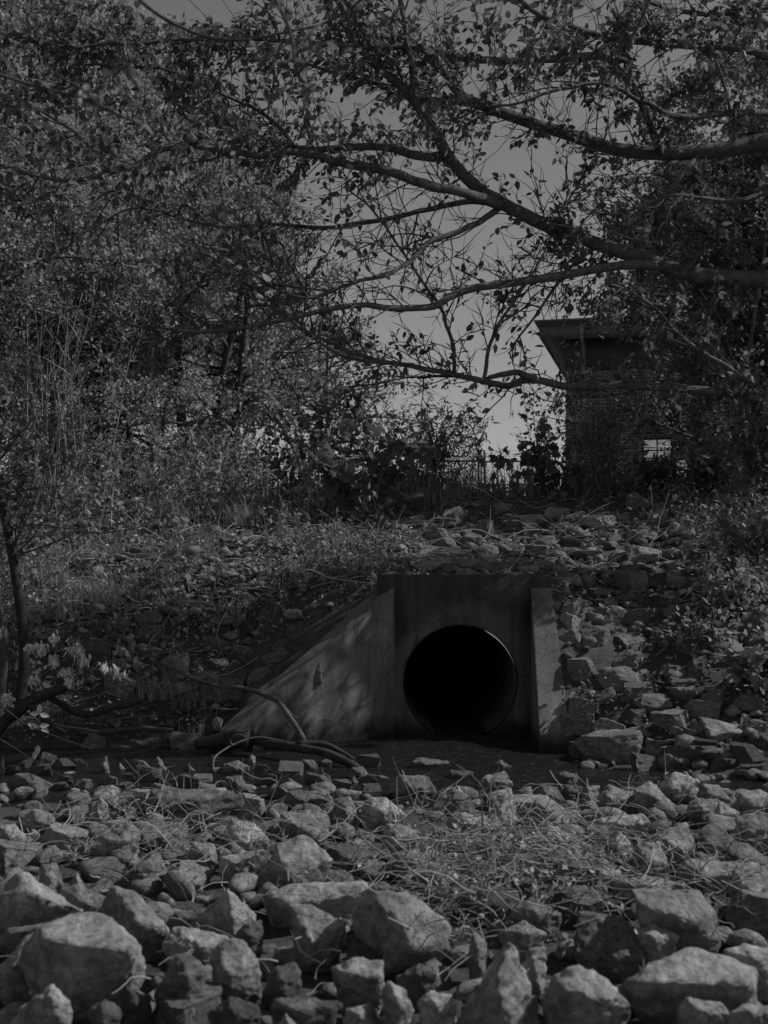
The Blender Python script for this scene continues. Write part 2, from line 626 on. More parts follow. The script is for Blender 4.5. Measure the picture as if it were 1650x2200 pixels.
mb = MB()
wx = np.linspace(-9, 6, 420)
wy = np.linspace(2.0, 13.0, 360)
WX, WY = np.meshgrid(wx, wy)
rip = np.exp(-((WX - .9) / 1.5) ** 2)
WZ = .0 + (.012 + .03 * rip) * fbm2(WX * 2.2, WY * 4.5, 21, 5) + .05 * np.exp(-((WX - .8) / .7) ** 2 - ((WY - 12.6) / .5) ** 2)
WZ = WZ - .13 * np.clip((9.7 - WY) / 1.2, 0, 1)
ii = (np.arange(359)[:, None] * 420 + np.arange(419)[None])
mb.add(np.stack([WX.ravel(), WY.ravel(), WZ.ravel()], 1), np.stack([ii, ii + 1, ii + 421, ii + 420], -1).reshape(-1, 4))
mb.add([(.25, 13.0, .03), (1.4, 13.0, .03), (1.4, 19, .05), (.25, 19, .05)], [(0, 1, 2, 3)])
tag(mb.build('stream_water', M['water'], None, True), kind='structure')

# ------------------------------------------------------------------ culvert
def solid(pts8, name, mat, parent, bev=.012):
    """box from 4 plan points (bottom ring then top ring), bevelled"""
    bm = bmesh.new()
    o = parent.location
    vs = [bm.verts.new(Vector([float(a) for a in p]) - o) for p in pts8]
    for f in ((3, 2, 1, 0), (4, 5, 6, 7), (0, 1, 5, 4), (1, 2, 6, 5), (2, 3, 7, 6), (3, 0, 4, 7)):
        bm.faces.new([vs[i] for i in f])
    bmesh.ops.recalc_face_normals(bm, faces=bm.faces)
    if bev:
        bmesh.ops.bevel(bm, geom=list(bm.edges), offset=bev, segments=2, profile=.6, affect='EDGES')
    me = bpy.data.meshes.new(name)
    bm.to_mesh(me)
    bm.free()
    me.materials.append(mat)
    return obj(name, me, parent)

cul = thing('culvert', (.825, 13, 0), 'concrete culvert with a round dark pipe mouth between two sloping wing walls', 'culvert')
X0, X1, ZB, ZT, HYF, HYB = -.075, 1.8, -.5, 1.725, 13.0, 13.2
PC, PR = (.825, .565), .62
NA = 96
ang = np.arange(NA) / NA * 2 * math.pi
circ = np.stack([PC[0] + PR * np.cos(ang), PC[1] + PR * np.sin(ang)], 1)
def rect_pt(a):
    dx, dz = math.cos(a), math.sin(a)
    ts = []
    if dx > 1e-6: ts.append((X1 - PC[0]) / dx)
    if dx < -1e-6: ts.append((X0 - PC[0]) / dx)
    if dz > 1e-6: ts.append((ZT - PC[1]) / dz)
    if dz < -1e-6: ts.append((ZB - PC[1]) / dz)
    t = min(ts)
    return (PC[0] + t * dx, PC[1] + t * dz)
rect = [rect_pt(a) for a in ang]
for c in ((X0, ZB), (X1, ZB), (X0, ZT), (X1, ZT)):       # snap the nearest ray to each corner
    a = math.atan2(c[1] - PC[1], c[0] - PC[0]) % (2 * math.pi)
    rect[int(round(a / (2 * math.pi) * NA)) % NA] = c
rect = np.array(rect)
lipR = circ.copy()
lipR = np.stack([PC[0] + (PR + .018 + .012 * np.sin(ang * 9) * np.sin(ang * 4)) * np.cos(ang), PC[1] + (PR + .018 + .012 * np.sin(ang * 9) * np.sin(ang * 4)) * np.sin(ang)], 1)
rings = [(rect, HYB), (rect, HYF + .015), (np.array([(PC[0] + (x - PC[0]) * .992, z - (.012 if z > 1.7 else 0)) for x, z in rect]), HYF), (lipR, HYF), (circ, HYF + .008), (circ, HYB)]
v = np.concatenate([np.stack([r[:, 0], np.full(NA, y), r[:, 1]], 1) for r, y in rings])
q = []
for k in range(len(rings) - 1):
    for i in range(NA):
        j = (i + 1) % NA
        q.append((k * NA + i, k * NA + j, (k + 1) * NA + j, (k + 1) * NA + i))
for i in range(NA):
    j = (i + 1) % NA
    q.append((5 * NA + i, 5 * NA + j, j, i))
mb = MB()
mb.add(v, q)
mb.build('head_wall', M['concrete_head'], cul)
mb = MB()
pr = [(PR - .012, 13.05), (PR - .012, 14.2), (PR - .012, 15.5), (PR - .012, 19.5)]
v = np.concatenate([np.stack([PC[0] + r * np.cos(ang), np.full(NA, y), PC[1] + r * np.sin(ang)], 1) for r, y in pr] + [np.array([[PC[0], 19.5, PC[1]]])])
q = [(k * NA + i, k * NA + (i + 1) % NA, (k + 1) * NA + (i + 1) % NA, (k + 1) * NA + i) for k in range(3) for i in range(NA)]
t = [(3 * NA + i, 3 * NA + (i + 1) % NA, 4 * NA) for i in range(NA)]
mb.add(v, q, t)
mb.build('pipe', M['pipe'], cul, True)
tn = norm(np.array([WB[0] - WA[0], WB[1] - WA[1]]))
nb = np.array([tn[1], -tn[0]]) if tn[1] < 0 and tn[0] < 0 and False else np.array([-.601, .799])
A, B = np.array(WA), np.array(WB)
A = A + np.array([0, -.004])
A2, B2 = A + .26 * nb, B + .26 * nb
w1 = solid([(*A, -.5), (*B, -.5), (*B2, -.5), (*A2, -.5), (*A, 1.59), (*B, .20), (*B2, .21), (*A2, 1.60)], 'wing_wall', M['concrete'], cul)
w1['label'] = 'wing wall dappled with sunlight, sloping down to the stream'
w2 = solid([(1.575, 12.996, -.5), (1.53, 11.9, -.5), (1.835, 11.9, -.5), (1.797, 12.996, -.5),
            (1.575, 12.996, 1.59), (1.53, 11.9, .17), (1.835, 11.9, .17), (1.797, 12.996, 1.59)], 'wing_wall', M['concrete'], cul)
w2['label'] = 'narrow wing wall with a sunlit sloping top'

# ------------------------------------------------------------------ rocks
def rock_mesh(name, pts, mat, seed, step, amp=.05, bev=.05):
    pts = np.asarray(pts, float)
    size = float(np.max(pts.max(0) - pts.min(0)))
    bm = bmesh.new()
    vs = [bm.verts.new(p) for p in pts]
    r = bmesh.ops.convex_hull(bm, input=vs)
    dead = [e for e in list(r['geom_interior']) + list(r['geom_unused']) if isinstance(e, bmesh.types.BMVert)]
    dead = list(dict.fromkeys(dead))
    if dead:
        bmesh.ops.delete(bm, geom=dead, context='VERTS')
    bmesh.ops.dissolve_limit(bm, angle_limit=math.radians(9), verts=list(bm.verts), edges=list(bm.edges))
    if bev:
        bmesh.ops.bevel(bm, geom=list(bm.edges), offset=bev * size, segments=1, affect='EDGES', clamp_overlap=True)
    bmesh.ops.triangulate(bm, faces=list(bm.faces))
    L = step
    for it in range(7):
        long = [e for e in bm.edges if e.calc_length() > L]
        if not long:
            break
        bmesh.ops.subdivide_edges(bm, edges=long, cuts=1)
        bmesh.ops.triangulate(bm, faces=[f for f in bm.faces if len(f.verts) > 3])
    bm.verts.ensure_lookup_table()
    bmesh.ops.smooth_vert(bm, verts=list(bm.verts), factor=.1, use_axis_x=True, use_axis_y=True, use_axis_z=True)
    bm.normal_update()
    co = np.array([v.co[:] for v in bm.verts])
    no = np.array([v.normal[:] for v in bm.verts])
    s = co / size
    d = .35 * fbm(s * 2.6, seed, 3) + .55 * (np.abs(fbm(s * 5.0, seed + 5, 4)) - .25) + .45 * fbm(s * 12, seed + 9, 3)
    ly = np.abs(fbm(s * np.array([2.0, 2.0, 9.0]) + seed, seed + 3, 3))
    d = d - .35 * ly
    co = co + no * (d * amp * size)[:, None]
    for v, c in zip(bm.verts, co):
        v.co = c
    me = bpy.data.meshes.new(name)
    bm.to_mesh(me)
    bm.free()
    me.polygons.foreach_set('use_smooth', np.ones(len(me.polygons), bool))
    me.materials.append(mat)
    return me

ROCKS = []        # dicts: o, px, py, w, h, zone

def add_rock(o, px, py, w, h, zone, note=None):
    ROCKS.append(dict(o=o, px=px, py=py, w=w, h=h, zone=zone, note=note))

def Lp(s): return [(x / 2, 1600 + y / 2) for x, y in s]
def Rp(s): return [(825 + x / 2, 1600 + y / 2) for x, y in s]

# outlines of the near stones (twice photo pixels), with front ridge points; D = dry, W = wet, K = dark
HERO_L = [
 ([(100,920),(185,800),(300,740),(450,740),(590,870),(610,960),(520,1040),(420,1100),(300,1100),(170,1010)], [(200,840),(560,890),(300,1040)], 'D'),
 ([(-70,640),(0,600),(100,555),(210,640),(340,710),(300,740),(150,765),(0,770),(-70,760)], [(165,655)], 'D'),
 ([(40,1230),(110,1120),(220,1040),(290,1100),(305,1180),(300,1280),(60,1290)], [(220,1090)], 'D'),
 ([(420,740),(490,615),(580,640),(720,790),(715,830),(640,850),(540,800)], [(600,770)], 'D'),
 ([(815,790),(980,615),(1090,740),(1085,765),(1000,840),(900,815)], [(990,700),(1000,800)], 'D'),
 ([(1250,700),(1330,690),(1480,760),(1470,820),(1350,890),(1280,840)], [(1340,850)], 'D'),
 ([(905,920),(960,850),(1050,850),(1110,940),(1110,1070),(1000,1040),(920,1000)], [(960,960)], 'D'),
 ([(705,850),(760,780),(970,820),(980,850),(880,920),(740,890)], [(860,870)], 'D'),
 ([(690,1040),(740,920),(800,895),(870,960),(870,1080),(830,1160),(720,1140)], [(800,990)], 'W'),
 ([(1430,960),(1520,925),(1640,930),(1650,1060),(1560,1080),(1450,1010)], [(1500,990),(1620,1000)], 'D'),
 ([(1115,560),(1200,430),(1300,390),(1420,490),(1400,530),(1260,600),(1150,600)], [(1210,510),(1250,570)], 'D'),
 ([(410,400),(500,360),(560,345),(600,380),(580,480),(530,495),(430,430)], [(520,420)], 'D'),
 ([(960,390),(1000,320),(1090,340),(1150,400),(1140,440),(1060,455),(970,420)], [(1050,420)], 'D'),
 ([(1140,640),(1300,600),(1560,590),(1560,630),(1400,680),(1230,715),(1150,690)], [(1240,680)], 'D'),
 ([(640,300),(660,190),(830,210),(1010,195),(1030,250),(960,310),(800,320),(690,315)], [(690,260),(860,240),(860,300)], 'K'),
 ([(265,620),(340,600),(450,650),(440,700),(350,720),(300,690)], [(340,670)], 'D'),
 ([(70,340),(150,275),(220,300),(245,350),(150,375)], [(160,330)], 'D'),
 ([(365,310),(430,230),(460,250),(465,300),(400,335)], [(420,290)], 'D'),
 ([(-80,420),(0,350),(60,345),(105,400),(80,440),(0,470)], [(40,400)], 'D'),
 ([(40,150),(60,120),(130,120),(235,170),(220,210),(90,205)], [(140,170)], 'W'),
 ([(1430,340),(1440,240),(1500,225),(1550,300),(1530,345)], [(1490,300)], 'D'),
 ([(1550,310),(1570,240),(1650,225),(1740,300),(1650,340)], [(1640,290)], 'D'),
 ([(1215,250),(1230,200),(1290,190),(1400,225),(1380,260),(1260,270)], [(1280,235)], 'W'),
 ([(950,550),(950,480),(1130,455),(1150,490),(1060,560)], [(1010,510)], 'D'),
 ([(800,490),(830,420),(920,430),(930,500),(870,515)], [(860,460)], 'D'),
 ([(1005,820),(1060,770),(1120,760),(1130,850),(1080,895)], [(1070,820)], 'K'),
 ([(160,600),(180,520),(240,510),(270,600),(230,645)], [(210,570)], 'D'),
 ([(-40,1000),(110,830),(180,800),(180,860),(90,1000)], [(60,950)], 'D'),
 ([(1170,1130),(1200,1090),(1330,1085),(1460,1110),(1440,1170),(1200,1180)], [(1260,1130)], 'W'),
 ([(1475,1220),(1490,1135),(1590,1120),(1610,1220)], [(1540,1160)], 'D'),
 ([(1180,1220),(1230,1155),(1300,1230)], [(1235,1190)], 'D'),
 ([(1490,440),(1530,400),(1590,420),(1585,480),(1510,490)], [(1540,440)], 'D'),
 ([(520,1110),(560,1060),(640,1080),(650,1150),(560,1160)], [(580,1110)], 'W'),
 ([(380,1140),(450,1090),(520,1140),(500,1210),(390,1200)], [(440,1150)], 'W'),
 ([(900,1150),(1000,1080),(1100,1120),(1120,1190),(940,1210)], [(1000,1140)], 'W'),
 ([(1120,1090),(1180,960),(1270,940),(1290,1030),(1200,1100)], [(1200,1010)], 'W'),
 ([(300,590),(330,550),(360,600),(320,610)], [(330,580)], 'D'),
 ([(720,760),(760,720),(900,700),(890,760),(780,790)], [(810,750)], 'K'),
 ([(0,830),(40,790),(260,760),(160,800),(60,850)], [(100,800)], 'K'),
 # stones standing in the stream
 ([(395,125),(425,75),(460,45),(475,135)], [(445,95)], 'K'),
 ([(480,118),(515,75),(550,118)], [(515,100)], 'K'),
 ([(620,118),(680,45),(725,110)], [(685,85)], 'K'),
 ([(700,160),(790,120),(865,152),(800,170)], [(790,145)], 'W'),
 ([(940,128),(960,80),(1020,65),(1075,95),(1070,135)], [(1010,100)], 'W'),
 ([(945,190),(970,135),(1040,130),(1070,192)], [(1010,160)], 'K'),
 ([(1205,180),(1240,140),(1305,180)], [(1250,160)], 'W'),
 ([(1280,115),(1300,65),(1350,60),(1380,115)], [(1330,90)], 'W'),
 ([(1490,155),(1510,95),(1560,90),(1605,150)], [(1545,125)], 'K'),
 ([(1060,82),(1075,40),(1100,50),(1098,85)], [(1082,65)], 'D'),
 ([(630,220),(660,160),(740,180),(750,215)], [(690,195)], 'K'),
 ([(880,210),(900,185),(970,185),(995,218)], [(940,202)], 'D'),
 ([(0,120),(15,40),(25,130),(-30,140)], [(10,90)], 'W'),
 ([(780,115),(810,80),(850,120)], [(815,100)], 'W'),
 ([(1480,175),(1520,128),(1550,172)], [(1518,155)], 'W'),
]
HERO_R = [
 ([(1020,1060),(1150,940),(1330,870),(1560,950),(1590,1000),(1580,1090),(1400,1110),(1100,1115)], [(1070,1010),(1330,1030),(1560,1030)], 'D'),
 ([(1080,620),(1350,630),(1420,720),(1430,860),(1330,870),(1190,800),(1100,740)], [(1110,690),(1320,760)], 'D'),
 ([(690,1110),(730,1000),(830,960),(950,1010),(1050,1120),(1040,1170),(850,1200),(700,1160)], [(780,1060),(900,1090)], 'D'),
 ([(310,1200),(440,1000),(520,845),(560,870),(620,1060),(540,1180),(480,1220)], [(490,1010),(500,1120)], 'D'),
 ([(150,1110),(190,1070),(290,1075),(310,1120),(280,1190),(170,1195)], [(220,1120)], 'D'),
 ([(-10,1070),(20,1020),(90,1050),(130,1140),(120,1220),(0,1220)], [(60,1100)], 'D'),
 ([(600,960),(620,880),(690,870),(695,960),(650,1000)], [(640,930)], 'D'),
 ([(500,810),(600,760),(690,810),(680,860),(580,850)], [(600,810)], 'D'),
 ([(1175,165),(1250,110),(1360,150),(1350,200),(1280,280),(1190,210)], [(1230,190)], 'D'),
 ([(905,235),(960,165),(1070,195),(1140,250),(1050,300),(960,275)], [(970,230)], 'K'),
 ([(1065,200),(1140,150),(1190,200),(1270,270),(1200,290),(1110,240)], [(1150,220)], 'D'),
 ([(1340,220),(1370,165),(1440,170),(1500,245),(1420,265)], [(1400,210)], 'K'),
 ([(1500,260),(1540,205),(1620,195),(1700,270),(1600,305)], [(1570,250)], 'D'),
 ([(1510,420),(1520,320),(1600,290),(1720,310),(1720,430),(1580,445)], [(1570,380)], 'D'),
 ([(1320,400),(1400,345),(1450,350),(1560,500),(1430,490)], [(1400,420)], 'K'),
 ([(1060,560),(1090,430),(1180,420),(1220,520),(1180,585)], [(1120,500)], 'D'),
 ([(1110,410),(1200,370),(1290,345),(1360,480),(1250,510)], [(1230,420)], 'D'),
 ([(945,415),(1010,365),(1070,440),(1000,485)], [(1000,430)], 'D'),
 ([(640,390),(720,345),(840,400),(890,430),(760,450)], [(740,410)], 'D'),
 ([(385,195),(420,140),(520,110),(560,160),(480,205)], [(460,165)], 'K'),
 ([(450,320),(460,220),(540,190),(565,330),(500,355)], [(500,290)], 'D'),
 ([(-5,440),(10,345),(100,350),(145,400),(130,465),(40,455)], [(60,400)], 'D'),
 ([(-5,530),(60,470),(190,440),(265,490),(230,525),(80,545)], [(110,510)], 'D'),
 ([(1490,630),(1510,550),(1650,520),(1720,660),(1560,690)], [(1560,610)], 'D'),
 ([(1270,550),(1300,500),(1600,510),(1610,550),(1400,595)], [(1390,560)], 'D'),
 ([(890,570),(900,520),(990,520),(1050,580),(980,605)], [(950,560)], 'D'),
 ([(755,215),(780,165),(860,180),(845,245)], [(800,210)], 'K'),
 ([(840,235),(870,175),(930,170),(915,245)], [(880,215)], 'D'),
 ([(1595,670),(1600,590),(1670,590),(1720,690)], [(1640,640)], 'D'),
 ([(1470,890),(1560,860),(1700,890),(1700,1010),(1590,970)], [(1590,920)], 'D'),
 ([(1260,1150),(1300,1090),(1440,1110),(1490,1170),(1400,1220),(1280,1220)], [(1350,1140)], 'D'),
 ([(1480,1160),(1560,1110),(1720,1130),(1720,1220),(1500,1220)], [(1580,1150)], 'D'),
 ([(555,1180),(590,1090),(660,1080),(665,1170),(600,1190)], [(610,1130)], 'K'),
 ([(1165,70),(1200,30),(1340,30),(1390,80),(1280,115),(1190,95)], [(1270,70)], 'W'),
 ([(645,210),(670,170),(740,180),(785,245),(700,255)], [(700,215)], 'K'),
 ([(1305,265),(1340,230),(1440,240),(1420,315),(1330,295)], [(1370,270)], 'D'),
 ([(1400,340),(1440,250),(1525,290),(1515,335)], [(1450,300)], 'D'),
 ([(15,190),(60,130),(190,130),(235,205),(120,245)], [(130,190)], 'K'),
 ([(280,210),(320,175),(350,210),(330,250)], [(318,215)], 'D'),
 ([(-125,690),(-60,630),(100,650),(250,760),(265,860),(100,920),(-40,860),(-115,790)], [(60,760),(110,860)], 'D'),
 ([(60,1000),(150,940),(220,980),(180,1020),(90,1030)], [(140,985)], 'K'),
 ([(360,940),(380,800),(440,850),(430,930)], [(400,880)], 'K'),
 ([(880,330),(960,310),(1100,300),(1140,340),(1010,370),(900,380)], [(1000,340)], 'D'),
 ([(110,75),(150,50),(290,70),(270,110),(140,110)], [(200,85)], 'W'),
 ([(255,130),(280,105),(390,115),(380,150),(280,155)], [(330,130)], 'W'),
 ([(460,95),(500,60),(555,95),(520,110)], [(505,85)], 'W'),
 ([(270,330),(330,290),(440,310),(480,370),(380,380)], [(370,340)], 'D'),
 ([(640,460),(700,430),(880,440),(890,500),(700,510)], [(760,480)], 'D'),
 ([(380,470),(400,410),(440,410),(500,480),(430,500)], [(430,450)], 'D'),
 ([(740,130),(770,110),(840,130),(830,170),(760,165)], [(790,140)], 'W'),
 ([(1000,600),(1110,560),(1280,590),(1270,640),(1090,650)], [(1150,610)], 'D'),
 ([(550,700),(640,660),(760,730),(740,790),(600,760)], [(650,720)], 'K'),
 ([(1090,800),(1150,770),(1260,820),(1200,890),(1110,870)], [(1160,830)], 'D'),
]
HM = {'D': 'rock', 'W': 'rock_wet', 'K': 'rock_dark'}
seed = 100
for lst, conv in ((HERO_L, Lp), (HERO_R, Rp)):
    for poly, ridge, kind in lst:
        seed += 1
        P2 = np.array(conv(poly))
        R2 = np.array(conv(ridge))
        c0_ = P2.mean(0)
        gr_ = 1.13 if c0_[1] > 1720 else 1.0
        P2, R2 = c0_ + (P2 - c0_) * gr_, c0_ + (R2 - c0_) * gr_
        x0, x1, yb, yt = P2[:, 0].min(), P2[:, 0].max(), P2[:, 1].max(), P2[:, 1].min()
        cxp = (x0 + x1) / 2
        h0 = hit(cxp, min(yb - .06 * (yb - yt), 2290), .07 if (yt + yb) / 2 > 1700 else 0)
        wpx, hpx = x1 - x0, yb - yt
        wm = wpx / FPX * h0[1]
        dep = .5 * (.6 * wm + .4 * hpx / FPX * h0[1] * 2)
        dep = min(max(dep, .1), .55)
        Y0 = h0[1] + .25 * dep
        rr = random.Random(seed)
        cen = P2.mean(0)
        pts = []
        for k, p in enumerate(P2):
            pts.append(W(p[0], p[1], Y0 + rr.uniform(-.12, .12) * dep))
        for p in R2:
            pts.append(W(p[0], p[1], Y0 - dep * rr.uniform(.5, .62)))
        for p in P2:
            b = cen + (p - cen) * rr.uniform(.55, .8)
            pts.append(W(b[0], b[1], Y0 + dep * rr.uniform(.5, .7)))
        pts = np.array(pts)
        lowc = np.array([pts[:, 0].mean(), Y0, 0])
        zmin = pts[:, 2].min()
        c = pts.mean(0)
        mid_w = np.ptp(pts[:, 0])
        pts = np.concatenate([pts, [[c[0] - .3 * mid_w, Y0 + .1 * dep, zmin - .12], [c[0] + .3 * mid_w, Y0 + .1 * dep, zmin - .12], [c[0], Y0 + .5 * dep, zmin - .1]]])
        base = np.array([c[0], Y0, max(zmin, -.1)])
        me = rock_mesh('rock', pts - base, M[HM[kind]], seed, max(wm / 18, .012), .065, .022)
        o = obj('rock', me)
        o.location = base
        cy = (yb + yt) / 2
        zone = 'stream' if (kind != 'D' or cy < 1700) and cy < 1705 and cxp < 1215 else 'near'
        add_rock(o, cxp, cy, wpx, hpx, zone)

PROTO = {}
for kind, nm in (('D', 'rock'), ('K', 'rock_dark'), ('W', 'rock_wet')):
    PROTO[kind] = []
    for k in range(12 if kind != 'W' else 5):
        rr = np.random.default_rng(900 + k + ord(kind) * 31)
        # a block knocked down by random flat breaks
        bmq = bmesh.new()
        bmesh.ops.create_cube(bmq, size=1.0)
        for c_ in range(int(rr.integers(7, 11))):
            nr_ = norm(rr.normal(0, 1, 3) * np.array([1, 1, .8]))
            bmesh.ops.bisect_plane(bmq, geom=list(bmq.verts) + list(bmq.edges) + list(bmq.faces), plane_co=Vector(nr_ * rr.uniform(.27, .46)), plane_no=Vector(nr_), clear_outer=True)
            bmesh.ops.holes_fill(bmq, edges=[e for e in bmq.edges if len(e.link_faces) < 2])
        p = np.array([v_.co[:] for v_ in bmq.verts])
        bmq.free()
        lo_, hi_ = p.min(0), p.max(0)
        p = (p - (lo_ + hi_) / 2) / (hi_ - lo_)
        PROTO[kind].append(rock_mesh('rock', p, M[nm], 300 + k * 7 + ord(kind), 1 / 14, .06, .03))

def put_rock(px, py, w, h, kind, zone, rr, Ypos=None):
    p = hit(px, py + .3 * h) if Ypos is None else np.array([*Ypos, float(terr(*Ypos))])
    sx = w / FPX * p[1]
    sz = h / FPX * p[1]
    o = obj('rock', rr.choice(PROTO[kind]))
    sy = max(sx * rr.uniform(.65, .95), sz * .8)
    o.scale = (sx * 1.05, sy, sz * 1.2)
    o.rotation_euler = (rr.uniform(-.15, .15), rr.uniform(-.2, .2), rr.choice([0, math.pi]) + rr.uniform(-.35, .35))
    o.location = (p[0], p[1] + sy * .2, p[2] + sz * .25)
    add_rock(o, px, py, w, h, zone)
    return o

rr = random.Random(5)
def z6(l): return [(825 + a / 2, 1100 + b / 2, c / 2, d / 2) for a, b, c, d in l]
SLOPE_R = z6([(1270,305,130,80),(1380,290,70,70),(1055,255,90,50),(975,280,50,70),(865,310,80,50),(840,370,80,50),(940,350,110,40),(1060,370,120,60),
 (800,480,100,80),(870,510,70,60),(1080,570,140,80),(1190,530,120,85),(1060,640,140,90),(1350,510,120,60),(1010,710,200,90),(1120,710,90,60),(1245,700,110,70),
 (1350,670,110,110),(880,700,60,60),(960,800,150,80),(1080,960,180,70),(960,1010,300,130),(1250,910,180,90),(1460,950,200,90),(1580,930,110,70),(1290,1060,230,90),
 (840,1040,90,80),(785,985,90,70),(1120,1090,100,80),(1450,1090,100,60),(1580,1060,150,100),(1590,1120,100,60),(1230,380,100,70),(1150,450,80,50),(950,510,70,60),
 (800,660,60,50),(970,620,60,60),(1290,590,60,50),(1410,430,90,60),(1480,620,110,80),(1540,720,120,80),(1420,800,140,80),(1570,830,120,80),(1300,790,120,70),(1180,830,130,70),(1090,870,120,60),(1620,620,90,80),(1500,500,90,60),(1330,960,110,60),(1180,1010,110,60),(1380,1010,100,60),(1500,1030,110,60),(1640,990,110,70)])
SLOPE_T = z6([(140,105,65,75),(230,95,110,55),(340,95,120,50),(470,105,80,80),(265,130,90,50),(370,125,90,60),(200,178,100,50),(450,165,110,60),(540,187,90,35),(610,165,80,50),
 (650,115,80,60),(920,50,130,80),(1080,65,100,40),(1110,110,120,60),(1200,165,80,60),(1020,190,90,60),(900,190,140,60),(1160,205,80,50),(60,218,110,40),(180,237,140,50),
 (390,227,140,50),(500,238,110,45),(310,247,110,34),(740,185,90,45),(800,130,100,50),(700,225,90,40),(860,255,90,40),(1000,120,90,50),(1290,90,110,60),(1300,170,100,60),(1250,230,90,50),(1390,200,90,60),(40,60,90,50),(60,160,90,40),(560,60,90,50),(760,70,90,50),(660,30,80,45),(1180,20,90,50),(820,225,80,40),(620,245,90,30)])
CREST = [(825 + a / 2, 600 + b / 2, c / 2, d / 2) for a, b, c, d in [(848,965,85,65),(935,975,60,50),(1005,970,80,60),(1095,955,115,75),(1120,1003,80,32),(1260,960,70,65),(1195,985,80,60),
 (660,965,55,45),(500,985,90,50),(490,945,80,45),(740,1010,100,50),(820,1030,100,50),(780,985,60,45),(940,1055,140,60),(550,1040,100,60),(630,1080,90,60),(590,950,60,34),(880,1010,80,40),(1020,1030,90,40),(1330,990,70,50),(1400,1010,80,50),(1180,1040,100,50),(1300,1050,100,50),(420,1030,80,40),(100,960,110,40)]]
SLOPE_L = [(a / 2, 1100 + b / 2, c / 2, d / 2) for a, b, c, d in [(930,570,120,60),(1280,520,90,65),(1215,568,90,50),(1285,465,80,45),(1050,620,160,80),(1190,620,140,65),(940,660,110,50),
 (1030,790,65,65),(730,575,75,45),(400,565,65,60),(590,695,65,60),(530,745,170,75),(265,992,110,60),(400,992,95,75),(105,1002,60,40),(350,1045,60,40),(560,972,65,50),(630,967,55,40),(720,957,55,45),
 (1500,390,70,44),(820,612,80,50),(1375,140,110,75),(1420,112,75,40),(1610,120,85,38),(1560,100,60,36),(1120,700,110,60),(860,720,90,50),(1030,715,90,60),(950,480,110,40),(1110,760,70,50),(1060,500,100,40),(960,690,80,40),(800,960,60,50),(850,950,60,50),(1370,480,70,44),(480,1010,70,40),(330,1000,60,46),(180,1020,70,40),(820,1000,200,70)]]
for lst, zone, kinds in ((SLOPE_R, 'right', 'DKKKK'), (SLOPE_T, 'top', 'DDK'), (CREST, 'crest', 'DDK'), (SLOPE_L, 'left', 'KKD')):  # right bank mostly dark stones: its broken shade put into their tone
    for px, py, w, h in lst:
        if w < 43:
            continue
        put_rock(px, py, w, h, rr.choice('KW' if py > 1585 else kinds), zone, rr)
# more stones between those, packed without overlap in the picture
def too_close(px, py, w):
    return any(abs(px - r['px']) < .36 * (w + r['w']) and abs(py - r['py']) < .27 * (w * .6 + r['h']) for r in ROCKS)
tries = 0
while len(ROCKS) < 297 and tries < 6000:
    tries += 1
    u = rr.random()
    if u < .12: px, py, zone, kd = rr.uniform(1225, 1655), rr.uniform(1240, 1640), 'right', 'DKK'
    elif u < .15: px, py, zone, kd = rr.uniform(840, 1500), rr.uniform(1110, 1225), 'top', 'DDK'
    elif u < .9: px, py, zone, kd = rr.uniform(-20, 1670), rr.uniform(1735, 2195), 'near', 'DDDK'
    elif u < .99: px, py, zone, kd = rr.uniform(20, 820), rr.uniform(1640, 1700), 'stream', 'WWK'
    else: px, py, zone, kd = rr.uniform(200, 700), rr.uniform(1330, 1500), 'left', 'K'
    sc = FPX / hit(px, py)[1]
    w = (rr.uniform(.12, .24) if zone == 'stream' else rr.uniform(.26, .46)) * sc
    if too_close(px, py, w):
        continue
    put_rock(px, py, w, w * rr.uniform(.5, .8), rr.choice(kd), zone, rr)

# labels: what each stone looks like and where in its row it lies
ORD = ['leftmost'] + [a + ' from the left' for a in 'second third fourth fifth sixth seventh eighth ninth tenth eleventh twelfth thirteenth fourteenth fifteenth sixteenth seventeenth eighteenth nineteenth twentieth'.split()]
ROWS = {
 'near': ['at the far edge of near bank', 'behind the dry stems', 'among the dry stems', 'before the dry stems', 'second row from bottom', 'along the bottom edge'],
 'stream': ['in the far stream below the log', 'in the middle of the stream', 'at the near edge of the stream'],
 'right': ['right of the headwall top', 'right of the pipe top', 'right of the pipe centre', 'right of the wing wall foot', 'at the right bank foot'],
 'top': ['well above the headwall', 'halfway above the headwall', 'directly above the headwall'],
 'crest': ['in the top crest row', 'in the second crest row'],
 'left': ['on the leafy slope', 'beside the dappled wing wall', 'at the leafy bank foot'],
}
def bands(rs, n):
    rs = sorted(rs, key=lambda r: r['py'])
    k = max(n, -(-len(rs) // 20))
    return [rs[i * len(rs) // k:(i + 1) * len(rs) // k] for i in range(k)]
